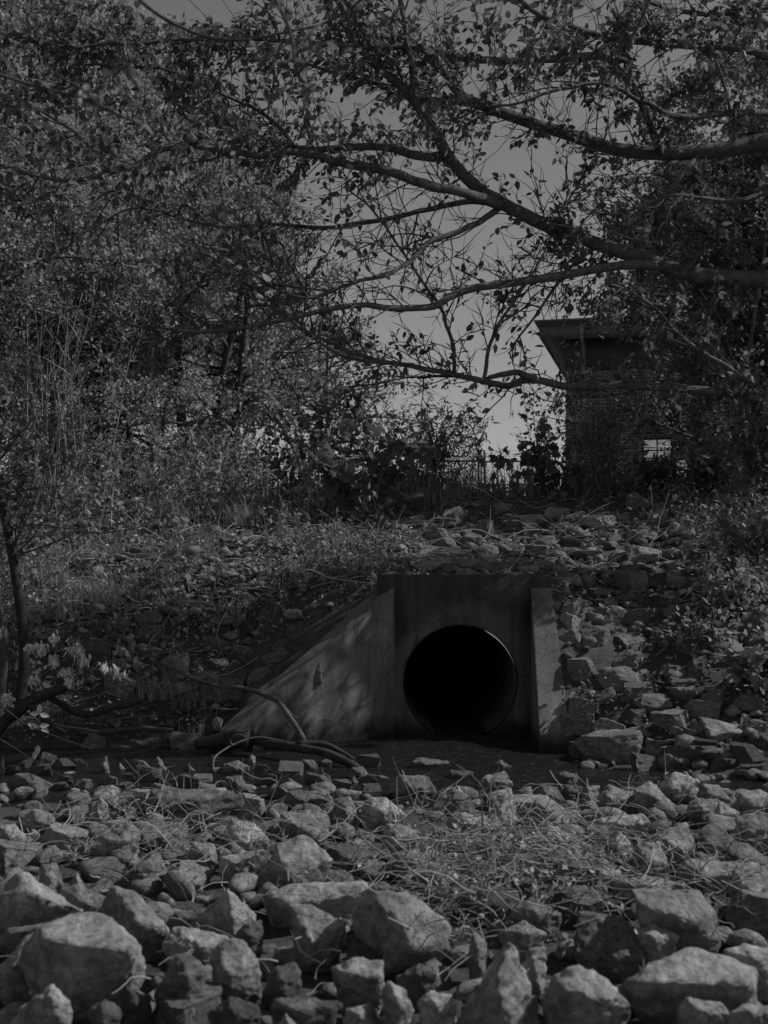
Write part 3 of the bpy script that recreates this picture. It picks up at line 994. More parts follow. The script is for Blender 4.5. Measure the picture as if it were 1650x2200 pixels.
for zone, names in ROWS.items():
    rs = [r for r in ROCKS if r['zone'] == zone]
    bs = bands(rs, len(names))
    for bi, bnd in enumerate(bs):
        place = names[min(bi, len(names) - 1)]
        extra = '' if len(bs) <= len(names) or bi < len(names) - 1 else ' again' * 0
        for i, r in enumerate(sorted(bnd, key=lambda r: r['px'])):
            asp = r['w'] / r['h']
            shp = 'flat' if asp > 2.3 else 'wide' if asp > 1.6 else 'blocky' if asp > 1.05 else 'upright'
            sz = 'large' if r['w'] > 110 else 'small' if r['w'] < 50 else 'mid-sized'
            mt = r['o'].data.materials[0].name
            tone = {'pale_dry_stone': 'pale', 'dark_stone': 'dark', 'wet_stone': 'wet dark'}[mt]
            if bi >= len(names):
                place_ = place + (' lower down' if bi == len(names) else ' lowest down')
            else:
                place_ = place
            tag(r['o'], f'{sz} {shp} {tone} rock, {ORD[i]} {place_}', 'rock', 'loose rocks of the stream banks')

# rubble filling the gaps between the counted stones
mb = MB()
ico = bmesh.new()
bmesh.ops.create_icosphere(ico, subdivisions=2, radius=.5)
IV = np.array([v.co[:] for v in ico.verts])
IF = [[v.index for v in f.verts] for f in ico.faces]
ico.free()
def stones(n, xr, yr, smin, smax, cond=None, lift=0.0):
    x = RNG.uniform(*xr, n)
    y = RNG.uniform(*yr, n)
    if cond is not None:
        k = cond(x, y)
        x, y = x[k], y[k]
    z = np.maximum(terr(x, y), -.07) + lift
    for i in range(len(x)):
        s = smin * (smax / smin) ** (RNG.random() ** 1.6)
        sd = int(RNG.integers(1e6))
        # chop the ball with random planes for an angular stone
        v = IV.copy()
        for k in range(6):
            nrm = norm(RNG.normal(0, 1, 3))
            d = v @ nrm - RNG.uniform(.16, .34)
            v = v - np.outer(np.maximum(d, 0), nrm)
        v = v + .035 * vnoise(v * 8, sd)[:, None]
        v = v * np.array([s, s * RNG.uniform(.6, 1), s * RNG.uniform(.45, .8)])
        a = RNG.uniform(0, 6.28)
        c, sn = math.cos(a), math.sin(a)
        v = v @ np.array([[c, sn, 0], [-sn, c, 0], [0, 0, 1]])
        mb.add(v + np.array([x[i], y[i], z[i] + .1 * s]), None, IF)
stones(760, (-3.4, 3.6), (4.4, 10.1), .12, .34)
stones(240, (-3.4, 3.6), (6.5, 9.8), .12, .3, None, .06)
stones(620, (1.9, 5.5), (10.4, 16.5), .09, .3)
stones(420, (-.4, 4.5), (13.3, 19.3), .08, .26)
stones(70, (-3, .6), (14.5, 17.5), .1, .26)
stones(230, (-4, -.6), (12.3, 16), .08, .28, lambda x, y: (x < -1.6) | (y > 13.3), .05)
stones(110, (-4.5, .5), (15, 18), .08, .24, None, .04)
stones(150, (-4.5, .2), (9.6, 12), .06, .2)
stones(90, (.1, 1.8), (9.4, 10.7), .07, .2)
stones(130, (1.7, 3.6), (9.2, 11.4), .08, .28)
rub = mb.build('rubble', M['rubble'])
tag(rub, 'small broken stones packed between the bigger rocks of the banks', 'rubble', kind='stuff')

# ------------------------------------------------------------------ trees
def branch_line(start, d, length, n=6, wob=.12, bend=(0, 0, 0)):
    pts = [np.asarray(start, float)]
    d = norm(d)
    for k in range(n):
        d = norm(d + RNG.normal(0, wob, 3) + np.asarray(bend) / n)
        pts.append(pts[-1] + d * length / n)
    return np.array(pts)

def side_dir(t, up=.2, spread=1.0):
    r = RNG.normal(0, 1, 3)
    r -= r @ t * t
    r = norm(r)
    return norm(t * .7 + r * spread + np.array([0, 0, up]))

def grow_tree(height, crown_r, trunk_r, n1, n2, n3, leaf_n, leaf_s, tpl, crown_lo=.3, lean=(0, 0), stems=1, droop=-.1, flat=.0, sparse=1.0):
    """trunk mesh, fine-branch mesh and foliage mesh builders, rooted at the origin"""
    tr, tw, lf = MB(), MB(), MB()
    LP, LD = [], []
    for s in range(stems):
        d0 = np.array([lean[0] + (RNG.normal(0, .22) if stems > 1 else 0), lean[1] + (RNG.normal(0, .22) if stems > 1 else 0), 1.0])
        hh = height * RNG.uniform(.8, 1)
        st = np.array([RNG.normal(0, .12), RNG.normal(0, .12), -.25]) if stems > 1 else np.array([0, 0, -.25])
        tl = branch_line(st, d0, hh * .92, 12, .06, (0, 0, .3))
        tl = smoothline(tl, 3)
        u = np.linspace(0, 1, len(tl))
        tr.tube(tl, trunk_r * (1 - .9 * u) + .25 * trunk_r * np.exp(-u * 25) + .006, 8)
        for i in range(n1):
            f = crown_lo + (1 - crown_lo) * (i + RNG.random()) / n1
            b = tl[int(f * (len(tl) - 1))]
            prof = math.sin(math.pi * min(1, .18 + .82 * (f - crown_lo) / (1 - crown_lo + 1e-6)) ** .8)
            ln = crown_r * (.35 + .75 * prof) * RNG.uniform(.75, 1.15)
            a = RNG.uniform(0, 2 * math.pi)
            d = norm([math.cos(a), math.sin(a), RNG.uniform(.15, .75) * (1 - flat)])
            l1 = smoothline(branch_line(b, d, ln, 6, .14, (0, 0, droop)), 2)
            r0 = trunk_r * (1 - .85 * f) * .5 + .008
            tr.tube(l1, np.linspace(r0, .008, len(l1)), 5)
            for j in range(n2):
                g2 = .25 + .75 * (j + RNG.random()) / n2
                k = min(int(g2 * (len(l1) - 1)), len(l1) - 2)
                t1 = norm(l1[k + 1] - l1[k])
                l2 = branch_line(l1[k], side_dir(t1, .15), ln * RNG.uniform(.25, .5) * (1.15 - .5 * g2), 5, .2, (0, 0, droop))
                tw.tube(l2, np.linspace(.35 * r0 * (1.1 - g2) + .006, .003, len(l2)), 4, False)
                for m in range(n3):
                    k2 = int(RNG.integers(1, len(l2)))
                    t2 = norm(l2[k2] - l2[k2 - 1])
                    l3 = branch_line(l2[k2], side_dir(t2, .05), RNG.uniform(.18, .5) * (crown_r / 2.5) ** .5, 4, .25, (0, 0, droop))
                    tw.tube(l3, np.linspace(.005, .002, len(l3)), 3, False)
                    if RNG.random() < sparse:
                        c = RNG.integers(0, len(l3), leaf_n)
                        LP.append(l3[c] + jitter(leaf_n, .06 * (crown_r / 2.5) ** .5))
                        LD.append(np.tile(t2, (leaf_n, 1)))
    P = np.concatenate(LP)
    D = norm(np.concatenate(LD) * .5 + RNG.normal(0, .8, P.shape) + np.array([0, 0, -.35]))
    N = norm(RNG.normal(0, .75, P.shape) + np.array([0, 0, .8]))
    lf.leaves(tpl, P, D, N, leaf_s * RNG.uniform(.6, 1.25, len(P)))
    return tr, tw, lf

def plant_tree(name, loc, label, cat, group, params, mats, rz=0):
    t = thing(name, loc, label, cat, group)
    tr, tw, lf = grow_tree(**params)
    for b, nm, mt, sm in ((tr, 'trunk', mats[0], True), (tw, 'branch_canopy', mats[0], False), (lf, 'crown', mats[1], False)):
        obj(nm, b.mesh(nm, M[mt], sm), t)
    t.rotation_euler = (0, 0, rz)
    return t

def ground_at(px, Y):
    x = (px - CX) / FPX * Y
    return (x, Y, float(terr(x, Y)))

GL_ = 'leafy trees behind the bank'
GRP_R = 'dense trees beside the building'
# two models of the sunny trees over the leafy bank, then copies
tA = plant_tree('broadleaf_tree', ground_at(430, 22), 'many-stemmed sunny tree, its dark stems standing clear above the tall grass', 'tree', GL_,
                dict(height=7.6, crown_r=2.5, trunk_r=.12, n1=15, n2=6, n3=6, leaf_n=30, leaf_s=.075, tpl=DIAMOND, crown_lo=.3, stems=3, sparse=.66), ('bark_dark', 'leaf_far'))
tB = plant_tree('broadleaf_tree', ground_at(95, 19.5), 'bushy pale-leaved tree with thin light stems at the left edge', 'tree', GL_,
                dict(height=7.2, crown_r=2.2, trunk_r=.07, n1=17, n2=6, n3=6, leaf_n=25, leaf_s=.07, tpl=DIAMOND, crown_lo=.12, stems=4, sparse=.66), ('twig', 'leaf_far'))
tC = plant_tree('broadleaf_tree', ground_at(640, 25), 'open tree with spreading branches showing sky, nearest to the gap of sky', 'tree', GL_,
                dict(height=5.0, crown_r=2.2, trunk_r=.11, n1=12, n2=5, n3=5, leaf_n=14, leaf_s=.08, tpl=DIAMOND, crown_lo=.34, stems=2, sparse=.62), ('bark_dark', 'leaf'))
copy_tree(tA, ground_at(215, 25), 2.2, (1.2, 1.2, 1.25), 'tall full tree behind the pale-leaved one, second from the left edge', GL_)
copy_tree(tB, ground_at(290, 21), 1.1, (1, 1, .9), 'bushy tree between the pale-leaved tree and the many-stemmed tree', GL_)
copy_tree(tA, ground_at(0, 29), 4.0, (1.7, 1.8, 2.2), 'tallest far tree, its crown reaching the upper left corner', GL_)
copy_tree(tA, ground_at(240, 33), 5.1, (1.5, 1.6, 2.2), 'tall far tree rising behind the many-stemmed tree', GL_)
copy_tree(tC, ground_at(500, 28), 2.6, (.9, .9, 1.3), 'far tree behind the many-stemmed tree, towards the gap of sky', GL_)
copy_tree(tB, ground_at(-120, 18), 3.3, (1.1, 1.1, 1.05), 'bushy tree cut off by the left edge of the photo', GL_)
# dark trees on the right
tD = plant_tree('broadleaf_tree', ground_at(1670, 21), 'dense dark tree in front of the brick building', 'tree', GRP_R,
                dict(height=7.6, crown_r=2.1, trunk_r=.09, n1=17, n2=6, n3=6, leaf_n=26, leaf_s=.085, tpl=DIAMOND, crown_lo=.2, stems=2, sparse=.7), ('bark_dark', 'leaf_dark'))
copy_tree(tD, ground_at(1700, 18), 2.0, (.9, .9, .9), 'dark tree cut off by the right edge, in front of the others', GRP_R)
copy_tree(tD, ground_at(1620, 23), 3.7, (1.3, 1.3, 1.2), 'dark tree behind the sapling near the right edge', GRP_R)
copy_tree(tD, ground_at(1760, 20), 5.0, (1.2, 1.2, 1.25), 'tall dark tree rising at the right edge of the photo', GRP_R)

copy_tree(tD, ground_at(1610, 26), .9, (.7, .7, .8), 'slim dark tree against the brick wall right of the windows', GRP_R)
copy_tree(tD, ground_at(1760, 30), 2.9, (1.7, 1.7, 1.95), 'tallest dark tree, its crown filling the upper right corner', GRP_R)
# the big overhanging tree: limbs traced at their own depths, trunk standing right of the frame
big = thing('overhanging_tree', (7.4, 14.6, float(terr(7.4, 14.6))), 'large tree outside the frame whose long smooth limbs arch over the culvert', 'tree')
def limb(spec, r):
    """spec: (px, py, depth) rows; r: radius in px of 13 m (200 px per metre) at start and end"""
    p = smoothline([W(a, b, c) for a, b, c in spec], 6)
    n = len(p)
    rad = np.linspace(r[0] / 400, r[1] / 480, n)
    rad = rad * (1 + .1 * fbm(np.stack([np.arange(n) * .9, np.full(n, r[0] * 3.1), np.full(n, spec[0][1] * .07)], 1), 8, 3))
    p = p + np.stack([fbm(np.stack([np.arange(n) * .33, np.full(n, k * 9.1 + r[0]), np.full(n, spec[0][1] * .1)], 1), 3, 2) for k in range(3)], 1) * .02
    return p, rad
LIMBS = [
 ([(2190,60,14.5),(1900,50,13.8),(1700,20,13.4),(1500,30,13.0),(1350,-10,12.7),(1200,-60,12.4)], (20, 5)),
 ([(2190,470,14.6),(1900,420,13.6),(1720,400,13.1),(1580,430,12.8),(1450,420,12.5),(1330,460,12.3),(1250,450,12.2)], (18, 4)),
 ([(2190,640,14.6),(1950,560,14.6),(1760,500,14.6),(1620,520,14.5),(1480,480,14.4),(1380,500,14.3)], (16, 4)),
 ([(640,318,13.5),(560,240,13.0),(470,200,12.6),(350,150,12.3),(220,140,12),(100,60,11.8)], (10, 4)),
 ([(235,370,11.2),(180,300,11.4),(90,240,11.6),(0,180,11.8)], (8, 3)),
 ([(2190,1000,14.6),(2080,760,14.3),(1900,655,14),(1650,605,13.7),(1500,590,13.5),(1400,560,13.3),(1250,515,13.1),(1100,450,12.9),(1000,380,12.8),(930,280,12.6),(880,205,12.5),(780,110,12.3),(740,40,12.2),(700,-80,12)], (46, 14)),
 ([(2190,560,14.8),(2050,330,14.9),(1850,290,14.9),(1650,305,14.9),(1500,328,14.8),(1350,325,14.7),(1250,298,14.6),(1100,252,14.5),(1000,210,14.4),(960,160,14.3),(900,110,14.2),(830,80,14.1),(700,60,14)], (52, 10)),
 ([(2190,1050,14.6),(2100,930,14.3),(1900,880,13.9),(1600,850,13.5),(1480,836,13.3),(1350,825,13.2),(1225,832,13.1),(1140,814,13),(1085,828,12.95),(1030,818,12.9),(960,800,12.8),(880,787,12.7),(800,774,12.6),(720,738,12.5),(640,702,12.4),(590,640,12.3)], (25, 6)),
 ([(1150,812,13),(1110,801,12.9),(1065,806,12.95),(1035,820,12.9),(960,806,13),(900,812,13.1)], (15, 6)),
 ([(1480,588,13.45),(1400,570,13.2),(1300,576,12.9),(1150,602,12.6),(1010,621,12.4),(930,655,12.2),(840,663,12),(760,655,11.9),(615,686,11.7),(450,712,11.5),(330,700,11.4),(265,690,11.3),(170,600,11.2)], (22, 4)),
 ([(1075,440,12.85),(1010,420,12.5),(930,400,12.3),(850,374,12.1),(790,360,12),(730,350,11.9),(690,335,11.8),(620,326,11.7),(560,331,11.6),(480,325,11.5),(370,312,11.4),(300,350,11.3),(235,370,11.2),(150,388,11.1),(60,375,11),(-40,340,10.9)], (22, 8)),
 ([(955,335,12.7),(900,335,12.9),(820,316,13.1),(720,320,13.3),(640,318,13.5),(570,302,13.6),(500,270,13.8),(455,245,13.9),(380,215,14)], (22, 5)),
 ([(1120,455,12.9),(1040,432,13.2),(960,440,13.4),(830,470,13.6),(700,490,13.8),(590,483,13.9),(480,486,14),(400,470,14.1),(290,448,14.2),(180,500,14.3)], (15, 4)),
 ([(1075,445,12.9),(1010,488,12.6),(930,516,12.4),(880,560,12.2),(830,592,12),(760,605,11.9),(660,640,11.8),(560,600,11.7),(480,520,11.6)], (14, 4)),
 ([(885,212,12.5),(886,150,12.4),(875,90,12.3),(860,0,12.2),(850,-90,12.1)], (15, 9)),
 ([(2190,300,14.6),(1900,160,13.4),(1720,130,12.6),(1640,118,12.2),(1580,102,12),(1400,92,11.6),(1340,87,11.5),(1280,76,11.4),(1200,48,11.2),(1130,15,11),(1060,-60,10.9)], (24, 8)),
 ([(1420,330,14.7),(1380,225,13.8),(1330,150,13.2),(1280,122,13),(1150,131,12.8),(1030,130,12.6),(950,118,12.5),(880,102,12.4),(800,105,12.3),(700,96,12.2),(600,88,12.1),(480,82,12),(300,92,11.9),(200,96,11.8),(60,120,11.7)], (20, 6)),
 ([(1000,212,14.4),(940,217,13.9),(880,210,13.6),(790,170,13.3),(700,150,13.1),(560,100,12.9),(420,60,12.7)], (20, 5)),
 ([(975,800,12.8),(970,740,12.7),(945,660,12.6),(900,590,12.4),(860,530,12.3),(800,450,12.1),(740,400,12)], (9, 4)),
 ([(1040,818,12.9),(1060,720,13.1),(1110,640,13.3),(1170,540,13.5),(1210,450,13.7),(1270,350,14)], (9, 4)),
 ([(1650,240,13.4),(1560,245,13.0),(1480,250,12.7),(1430,245,12.6),(1370,210,12.4),(1290,180,12.2),(1180,200,12),(1080,228,11.9),(980,225,11.8)], (16, 4)),
 ([(830,780,12.65),(760,770,12.4),(690,740,12.2),(640,690,12.1),(600,600,12),(560,520,11.9)], (9, 3)),
 ([(1500,330,14.8),(1420,430,14.3),(1330,500,14.0),(1240,560,13.8),(1150,680,13.6),(1090,760,13.5)], (16, 4)),
 ([(1650,850,13.5),(1560,790,13),(1460,720,12.7),(1380,640,12.5),(1300,610,12.3)], (14, 4)),
]
b0 = np.array(big.location)
tl = smoothline([b0 + (0, 0, -.4), b0 + (-.05, 0, 1.0), W(2185, 760, 14.6), W(2190, 300, 14.7), W(2230, -300, 14.9), W(2260, -900, 15)], 5)
mb = MB()
mb.tube(tl, np.linspace(.34, .12, len(tl)), 12)
mb.build('trunk', M['bark'], big, True)
tw, lf = MB(), MB()
LP, LD, LN = [], [], []
def shaft(p):
    t_ = (p[2] - .7) / SUN[2]
    x_, y_ = p[0] - SUN[0] * t_, p[1] - SUN[1] * t_
    return -2.3 < x_ < .4 and 11.4 < y_ < 13.3
def leafy(l, dens, hang=.35):
    n = max(2, int(dens))
    u = RNG.uniform(.15, 1, n) * (len(l) - 1)
    i = np.minimum(u.astype(int), len(l) - 2)
    p = l[i] + (l[i + 1] - l[i]) * (u - i)[:, None]
    t = norm(l[i + 1] - l[i])
    d = norm(t * .5 + RNG.normal(0, .6, (n, 3)) + np.array([0, 0, -hang]))
    LP.append(p + d * .02)
    LD.append(d)
    LN.append(norm(RNG.normal(0, .6, (n, 3)) + np.array([0, 0, .8])))
def twig_out(start, t, ln, lvl, dens):
    l = branch_line(start, side_dir(t, RNG.uniform(-.15, .45), RNG.uniform(.5, 1.1)), ln, 6, .16, (0, 0, -.1))
    if shaft(l[3]) and RNG.random() < .2:
        return
    tw.tube(l, np.linspace(.004 + .008 * ln, .002, len(l)), 4, False)
    if lvl > 0:
        for m in range(int(2 + ln * 4.2)):
            k = int(RNG.integers(1, len(l) - 1))
            twig_out(l[k], norm(l[k + 1] - l[k]), ln * RNG.uniform(.3, .55), lvl - 1, dens)
    leafy(l, dens * (2 + 5.5 * ln))
for spec, r in LIMBS:
    p, rad = limb(spec, r)
    mb = MB()
    mb.tube(p, rad, 9)
    mb.build('limb', M['bark'], big, True)
    seg = np.linalg.norm(np.diff(p, axis=0), axis=1)
    cum = np.concatenate([[0], np.cumsum(seg)])
    n = int(cum[-1] * 8)
    for q_ in range(n):
        s = cum[-1] * (.12 + .88 * (q_ + RNG.random()) / n)
        k = min(np.searchsorted(cum, s), len(p) - 1) - 1
        px, py = pix(p[k])
        # the crown is thin over the gap of sky and full towards the top and both sides
        gap = math.exp(-((px - 960) / 260) ** 2 - ((py - 650) / 330) ** 2)
        dn = .75 + (1.1 if py < 350 else .35) + (1.9 if px > 1250 else 0) + (.5 if px < 700 and py < 400 else 0) - .3 * gap
        twig_out(p[k], norm(p[k + 1] - p[k]), RNG.uniform(.25, .95), 1, dn)
    for q_ in range(int(cum[-1] * 3.4)):
        s_ = cum[-1] * RNG.uniform(.15, 1)
        k = min(np.searchsorted(cum, s_), len(p) - 1) - 1
        l = branch_line(p[k], side_dir(norm(p[k + 1] - p[k]), RNG.uniform(-.3, .3), .9), RNG.uniform(.5, 1.4), 9, .17)
        px, py = pix(l[4])
        if shaft(l[4]) or RNG.random() < .75 * math.exp(-((px - 1000) / 230) ** 2 - ((py - 720) / 260) ** 2):
            continue
        tw.tube(l, np.linspace(.006, .0018, len(l)), 4, False)
        leafy(l, 3)
# upper crown beyond the frame: it shades the bank
for q_ in range(18):
    k = RNG.integers(len(tl) // 2, len(tl) - 1)
    l = branch_line(tl[k], (RNG.normal(-.3, .8), RNG.normal(.3, .8), .4), RNG.uniform(2.0, 4.0), 8, .12)
    tw.tube(l, np.linspace(.03, .006, len(l)), 5, False)
    for m in range(16):
        j = int(RNG.integers(2, len(l) - 1))
        twig_out(l[j], norm(l[j + 1] - l[j]), RNG.uniform(.4, 1.0), 1, 1.2)
tw.build('branch_canopy', M['twig'], big)
P, D, N = np.concatenate(LP), np.concatenate(LD), np.concatenate(LN)
# leaves thinned along the sun's path, shaped so shafts dapple wing wall and bank
sv = np.array(SUN)
e1 = norm(np.cross(sv, (0, 0, 1)))
e2 = np.cross(e1, sv)
gap2 = fbm(np.stack([P @ e1 * 3.2, P @ e2 * .8, np.full(len(P), 4.4)], 1), 91, 2)
gapn = fbm(np.stack([P @ e1 * 1.9, P @ e2 * .55, np.zeros(len(P))], 1), 77, 2)
tt = (P[:, 2] - .6) / sv[2]
gxp, gyp = P[:, 0] - sv[0] * tt, P[:, 1] - sv[1] * tt
reach = (gxp > -5.5) & (gxp < 1.9) & (gyp > 10) & (gyp < 17)
wing = (gxp > -2.3) & (gxp < .5) & (gyp > 11.6) & (gyp < 13.3)
kp = ~((reach & ~wing & (gapn > -.1)) | (wing & (gap2 > .08)))
lx, ly = CX + FPX * P[:, 0] / P[:, 1], HY - FPX * (P[:, 2] - EYE) / P[:, 1]
kp &= ~((lx > 1130) & (lx < 1310) & (ly > 650) & (RNG.random(len(P)) < .6))      # few leaves hang low on this side
kp &= ~((lx > 1310) & (lx < 1500) & (ly > 820) & (RNG.random(len(P)) < .8))
P, D, N = P[kp], D[kp], N[kp]
lf.leaves(OVATE, P, D, N, RNG.uniform(.055, .115, len(P)))
print('overhanging leaves', len(P))
lf.build('crown', M['leaf'], big)

# near out-of-focus twigs reaching into the top of the frame
def near_branch(label, lines, nl, size, mat='leaf'):
    p0 = W(*lines[0][0])
    t = thing('near_twig', p0, label, 'twig', 'near twigs at the top of the frame')
    mb, lf = MB(), MB()
    for k, ln in enumerate(lines):
        l = smoothline([W(*a) for a in ln], 6)
        mb.tube(l, np.linspace(.008 if k == 0 else .005, .003, len(l)), 6)
        i = RNG.integers(2, len(l), nl)
        d = norm(RNG.normal(0, .7, (nl, 3)) + np.array([0, 0, -.5]))
        lf.leaves(OVATE, l[i], d, norm(RNG.normal(0, .7, (nl, 3)) + np.array([0, 0, .6])), size * RNG.uniform(.6, 1.2, nl))
    mb.build('stem', M['twig'], t, True)
    lf.build('foliage', M[mat], t)
near_branch('pale blurred twig sagging across the top beside the centre', [[(240,-60,5.0),(330,25,5.0),(430,75,5.0),(520,86,5.0),(620,68,5.0),(700,48,5.0),(790,-10,5.0),(830,-60,5)], [(690,50,5),(660,75,4.9),(640,105,4.8),(622,135,4.8)], [(660,75,4.9),(668,100,4.9),(640,160,4.9)]], 7, .05)
near_branch('blurred twig with large leaves at the upper left', [[(-60,140,4.6),(60,180,4.7),(150,205,4.7),(205,222,4.7),(260,250,4.7),(310,265,4.7)], [(205,222,4.7),(180,195,4.7),(120,160,4.7)], [(205,220,4.7),(240,170,4.8),(300,120,4.8)]], 9, .06)
near_branch('pale blurred curved twig beside the upper centre, right of the steep limb', [[(1420,-60,5.5),(1370,60,5.5),(1340,85,5.5),(1300,100,5.5),(1280,108,5.5)], [(1340,85,5.5),(1325,130,5.5),(1310,165,5.5),(1288,195,5.5)], [(1080,-40,5.5),(1060,40,5.5),(1055,80,5.5)]], 5, .05)
near_branch('blurred leafy twig hanging from the top edge above the steep limb', [[(560,-60,4.4),(620,60,4.4),(640,160,4.4),(690,200,4.4)], [(620,60,4.4),(570,190,4.4),(610,270,4.4)], [(640,160,4.4),(700,90,4.4)]], 7, .06)

# sapling on the right with a fork, and a leaning trunk at the left edge
sap = thing('sapling', ground_at(1602, 17), 'slender bare-stemmed sapling forking in front of the dark trees', 'sapling')
z0 = sap.location.z
mb = MB()
L1 = smoothline([W(1604,1120,17), W(1604,1040,17), W(1600,960,17), W(1594,880,17), W(1597,800,17), W(1612,740,17), W(1620,680,17), W(1640,560,17), W(1650,440,17)], 5)
mb.tube(L1, np.linspace(.05, .014, len(L1)), 7)
mb.build('trunk', M['bark'], sap, True)
for ln in ([(1602,1000,17),(1590,960,16.9),(1578,900,16.8),(1562,840,16.7),(1552,780,16.6),(1530,700,16.6),(1505,650,16.5)], [(1596,800,17),(1570,760,17.1),(1550,690,17.2),(1500,620,17.2)], [(1606,960,17),(1640,900,16.8),(1660,820,16.8)]):
    l = smoothline([W(*a) for a in ln], 5)
    mb = MB()
    mb.tube(l, np.linspace(.022, .007, len(l)), 6)
    mb.build('limb', M['bark'], sap, True)
lf = MB()
k = RNG.integers(8, len(L1), 420)
P = L1[k] + jitter(420, .35)
lf.leaves(OVATE, P, rand_dirs(420, -.4), rand_dirs(420, 1.2), RNG.uniform(.06, .11, 420))
lf.build('crown', M['leaf_dark'], sap)

lean = thing('leaning_tree', ground_at(20, 12.6), 'leaning slim tree trunk at the left edge beside the seed clusters', 'tree')
mb = MB()
l = smoothline([W(-10,1680,12.6), W(15,1590,12.6), W(42,1500,12.6), W(52,1420,12.6), W(48,1340,12.6), W(36,1250,12.6), W(20,1160,12.6), W(2,1080,12.6), W(-45,1000,12.6), W(-150,860,12.6), W(-260,640,12.6), W(-340,380,12.6)], 5)
mb.tube(l, np.linspace(.066, .036, len(l)), 10)
mb.build('trunk', M['wetwood'], lean, True)
mb = MB()
l2 = smoothline([W(-20,1660,12.5), W(0,1500,12.5), W(8,1380,12.5), W(-8,1280,12.5), W(-40,1180,12.5)], 5)
mb.tube(l2, np.linspace(.06, .03, len(l2)), 8)
mb.build('limb', M['bark_dark'], lean, True)
lf, tw = MB(), MB()
for k in range(60):
    i = int(RNG.integers(len(l) // 2, len(l) - 1))
    bl = branch_line(l[i], (RNG.uniform(-.2, 1.0), RNG.normal(0, .5), RNG.uniform(0, .8)), RNG.uniform(.5, 1.6), 6, .2)
    tw.tube(bl, np.linspace(.012, .003, len(bl)), 4, False)
    kk = RNG.integers(1, len(bl), 14)
    lf.leaves(OVATE, bl[kk] + jitter(14, .08), rand_dirs(14, -.4), rand_dirs(14, 1), RNG.uniform(.06, .11, 14))
tw.build('branch_canopy', M['twig'], lean)
lf.build('crown', M['leaf'], lean)

# ------------------------------------------------------------------ shrubs and weeds
def stem_plant(name, loc, label, cat, group, h, nst, spread, nl, ls, tpl, lm, sm='twig', tip=False, lean=0.0):
    t = thing(name, loc, label, cat, group)
    st, lf = MB(), MB()
    for s in range(nst):
        a = RNG.uniform(0, 6.28)
        d = np.array([math.cos(a) * spread + lean, math.sin(a) * spread * .8, 1])
        l = smoothline(branch_line((RNG.normal(0, .08), RNG.normal(0, .08), -.08), d, h * RNG.uniform(.65, 1.05), 7, .07), 2)
        st.tube(l, np.linspace(.009, .003, len(l)), 4, False)
        k = RNG.integers(len(l) // 4, len(l), nl)
        n = nl
        d = rand_dirs(n, -.1)
        off = RNG.uniform(0, .28, n)[:, None] * d
        lf.leaves(tpl, l[k] + off, norm(d + np.array([0, 0, -.3])), rand_dirs(n, 1.5), ls * RNG.uniform(.55, 1.2, n))
        for m in range(4):
            k = int(RNG.integers(len(l) // 3, len(l) - 1))
            b = branch_line(l[k], side_dir(norm(l[k + 1] - l[k]), .3), h * RNG.uniform(.12, .3), 4, .15)
            st.tube(b, np.linspace(.005, .002, len(b)), 3, False)
            kk = RNG.integers(1, len(b), nl // 3 + 1)
            lf.leaves(tpl, b[kk], rand_dirs(len(kk), -.2), rand_dirs(len(kk), 1.5), ls * RNG.uniform(.5, 1.1, len(kk)))
    obj('stem', st.mesh('stem', M[sm], True), t)
    obj('foliage', lf.mesh('foliage', M[lm]), t)
    return t

SH = 'shrubs along the crest'
stem_plant('shrub', ground_at(940, 20), 'fine-leaved rounded bush left of the chain link gate', 'shrub', SH, 1.75, 16, .33, 46, .14, LANCE, 'weed')
stem_plant('shrub', ground_at(850, 17.5), 'dark shrub with very large lobed leaves against the sky', 'shrub', SH, 1.7, 5, .25, 9, .22, LOBED, 'leaf_big')
stem_plant('shrub', ground_at(765, 17.5), 'large-leaved dark shrub left of the one against the sky', 'shrub', SH, 1.2, 5, .3, 8, .2, LOBED, 'leaf_big')
stem_plant('shrub', ground_at(705, 18.5), 'tall leafy shrub between the open tree and the large-leaved shrubs', 'shrub', SH, 2.5, 9, .2, 34, .13, OVATE, 'leaf_dark')
stem_plant('shrub', ground_at(615, 19.0), 'tall leafy shrub under the open tree', 'shrub', SH, 2.0, 9, .25, 34, .13, OVATE, 'leaf_dark')
stem_plant('shrub', ground_at(1190, 19), 'lobed-leaved vine shrub climbing at the corner of the brick building', 'shrub', SH, 1.4, 6, .3, 10, .17, LOBED, 'leaf_big')
stem_plant('shrub', ground_at(1100, 20), 'sparse lobed-leaved shrub in front of the fence', 'shrub', SH, 1.2, 3, .25, 4, .18, LOBED, 'leaf_big')
stem_plant('shrub', ground_at(1290, 18.5), 'pale leaning shrub of narrow leaves beside the downspout', 'shrub', SH, 2.1, 8, .2, 34, .12, LANCE, 'weed', lean=-.1)
stem_plant('shrub', ground_at(1410, 18.5), 'broad-leaved shrub below the bright window', 'shrub', SH, .6, 10, .4, 30, .13, OVATE, 'leaf_dark')
stem_plant('shrub', ground_at(1510, 18), 'broad-leaved shrub between the bright window and the sapling', 'shrub', SH, .8, 10, .4, 30, .13, OVATE, 'leaf_dark')
stem_plant('shrub', ground_at(1650, 17), 'broad-leaved shrub at the right edge behind the sapling', 'shrub', SH, 1.6, 10, .35, 30, .13, OVATE, 'leaf_dark')
stem_plant('shrub', ground_at(1170, 20.5), 'tall loose pale weed shrub just left of the building corner', 'shrub', SH, 2.0, 6, .22, 16, .09, OVATE, 'weed')
stem_plant('shrub', ground_at(1265, 20), 'tall loose shrub in front of the downspout', 'shrub', SH, 2.2, 6, .22, 18, .09, LANCE, 'weed', lean=.1)
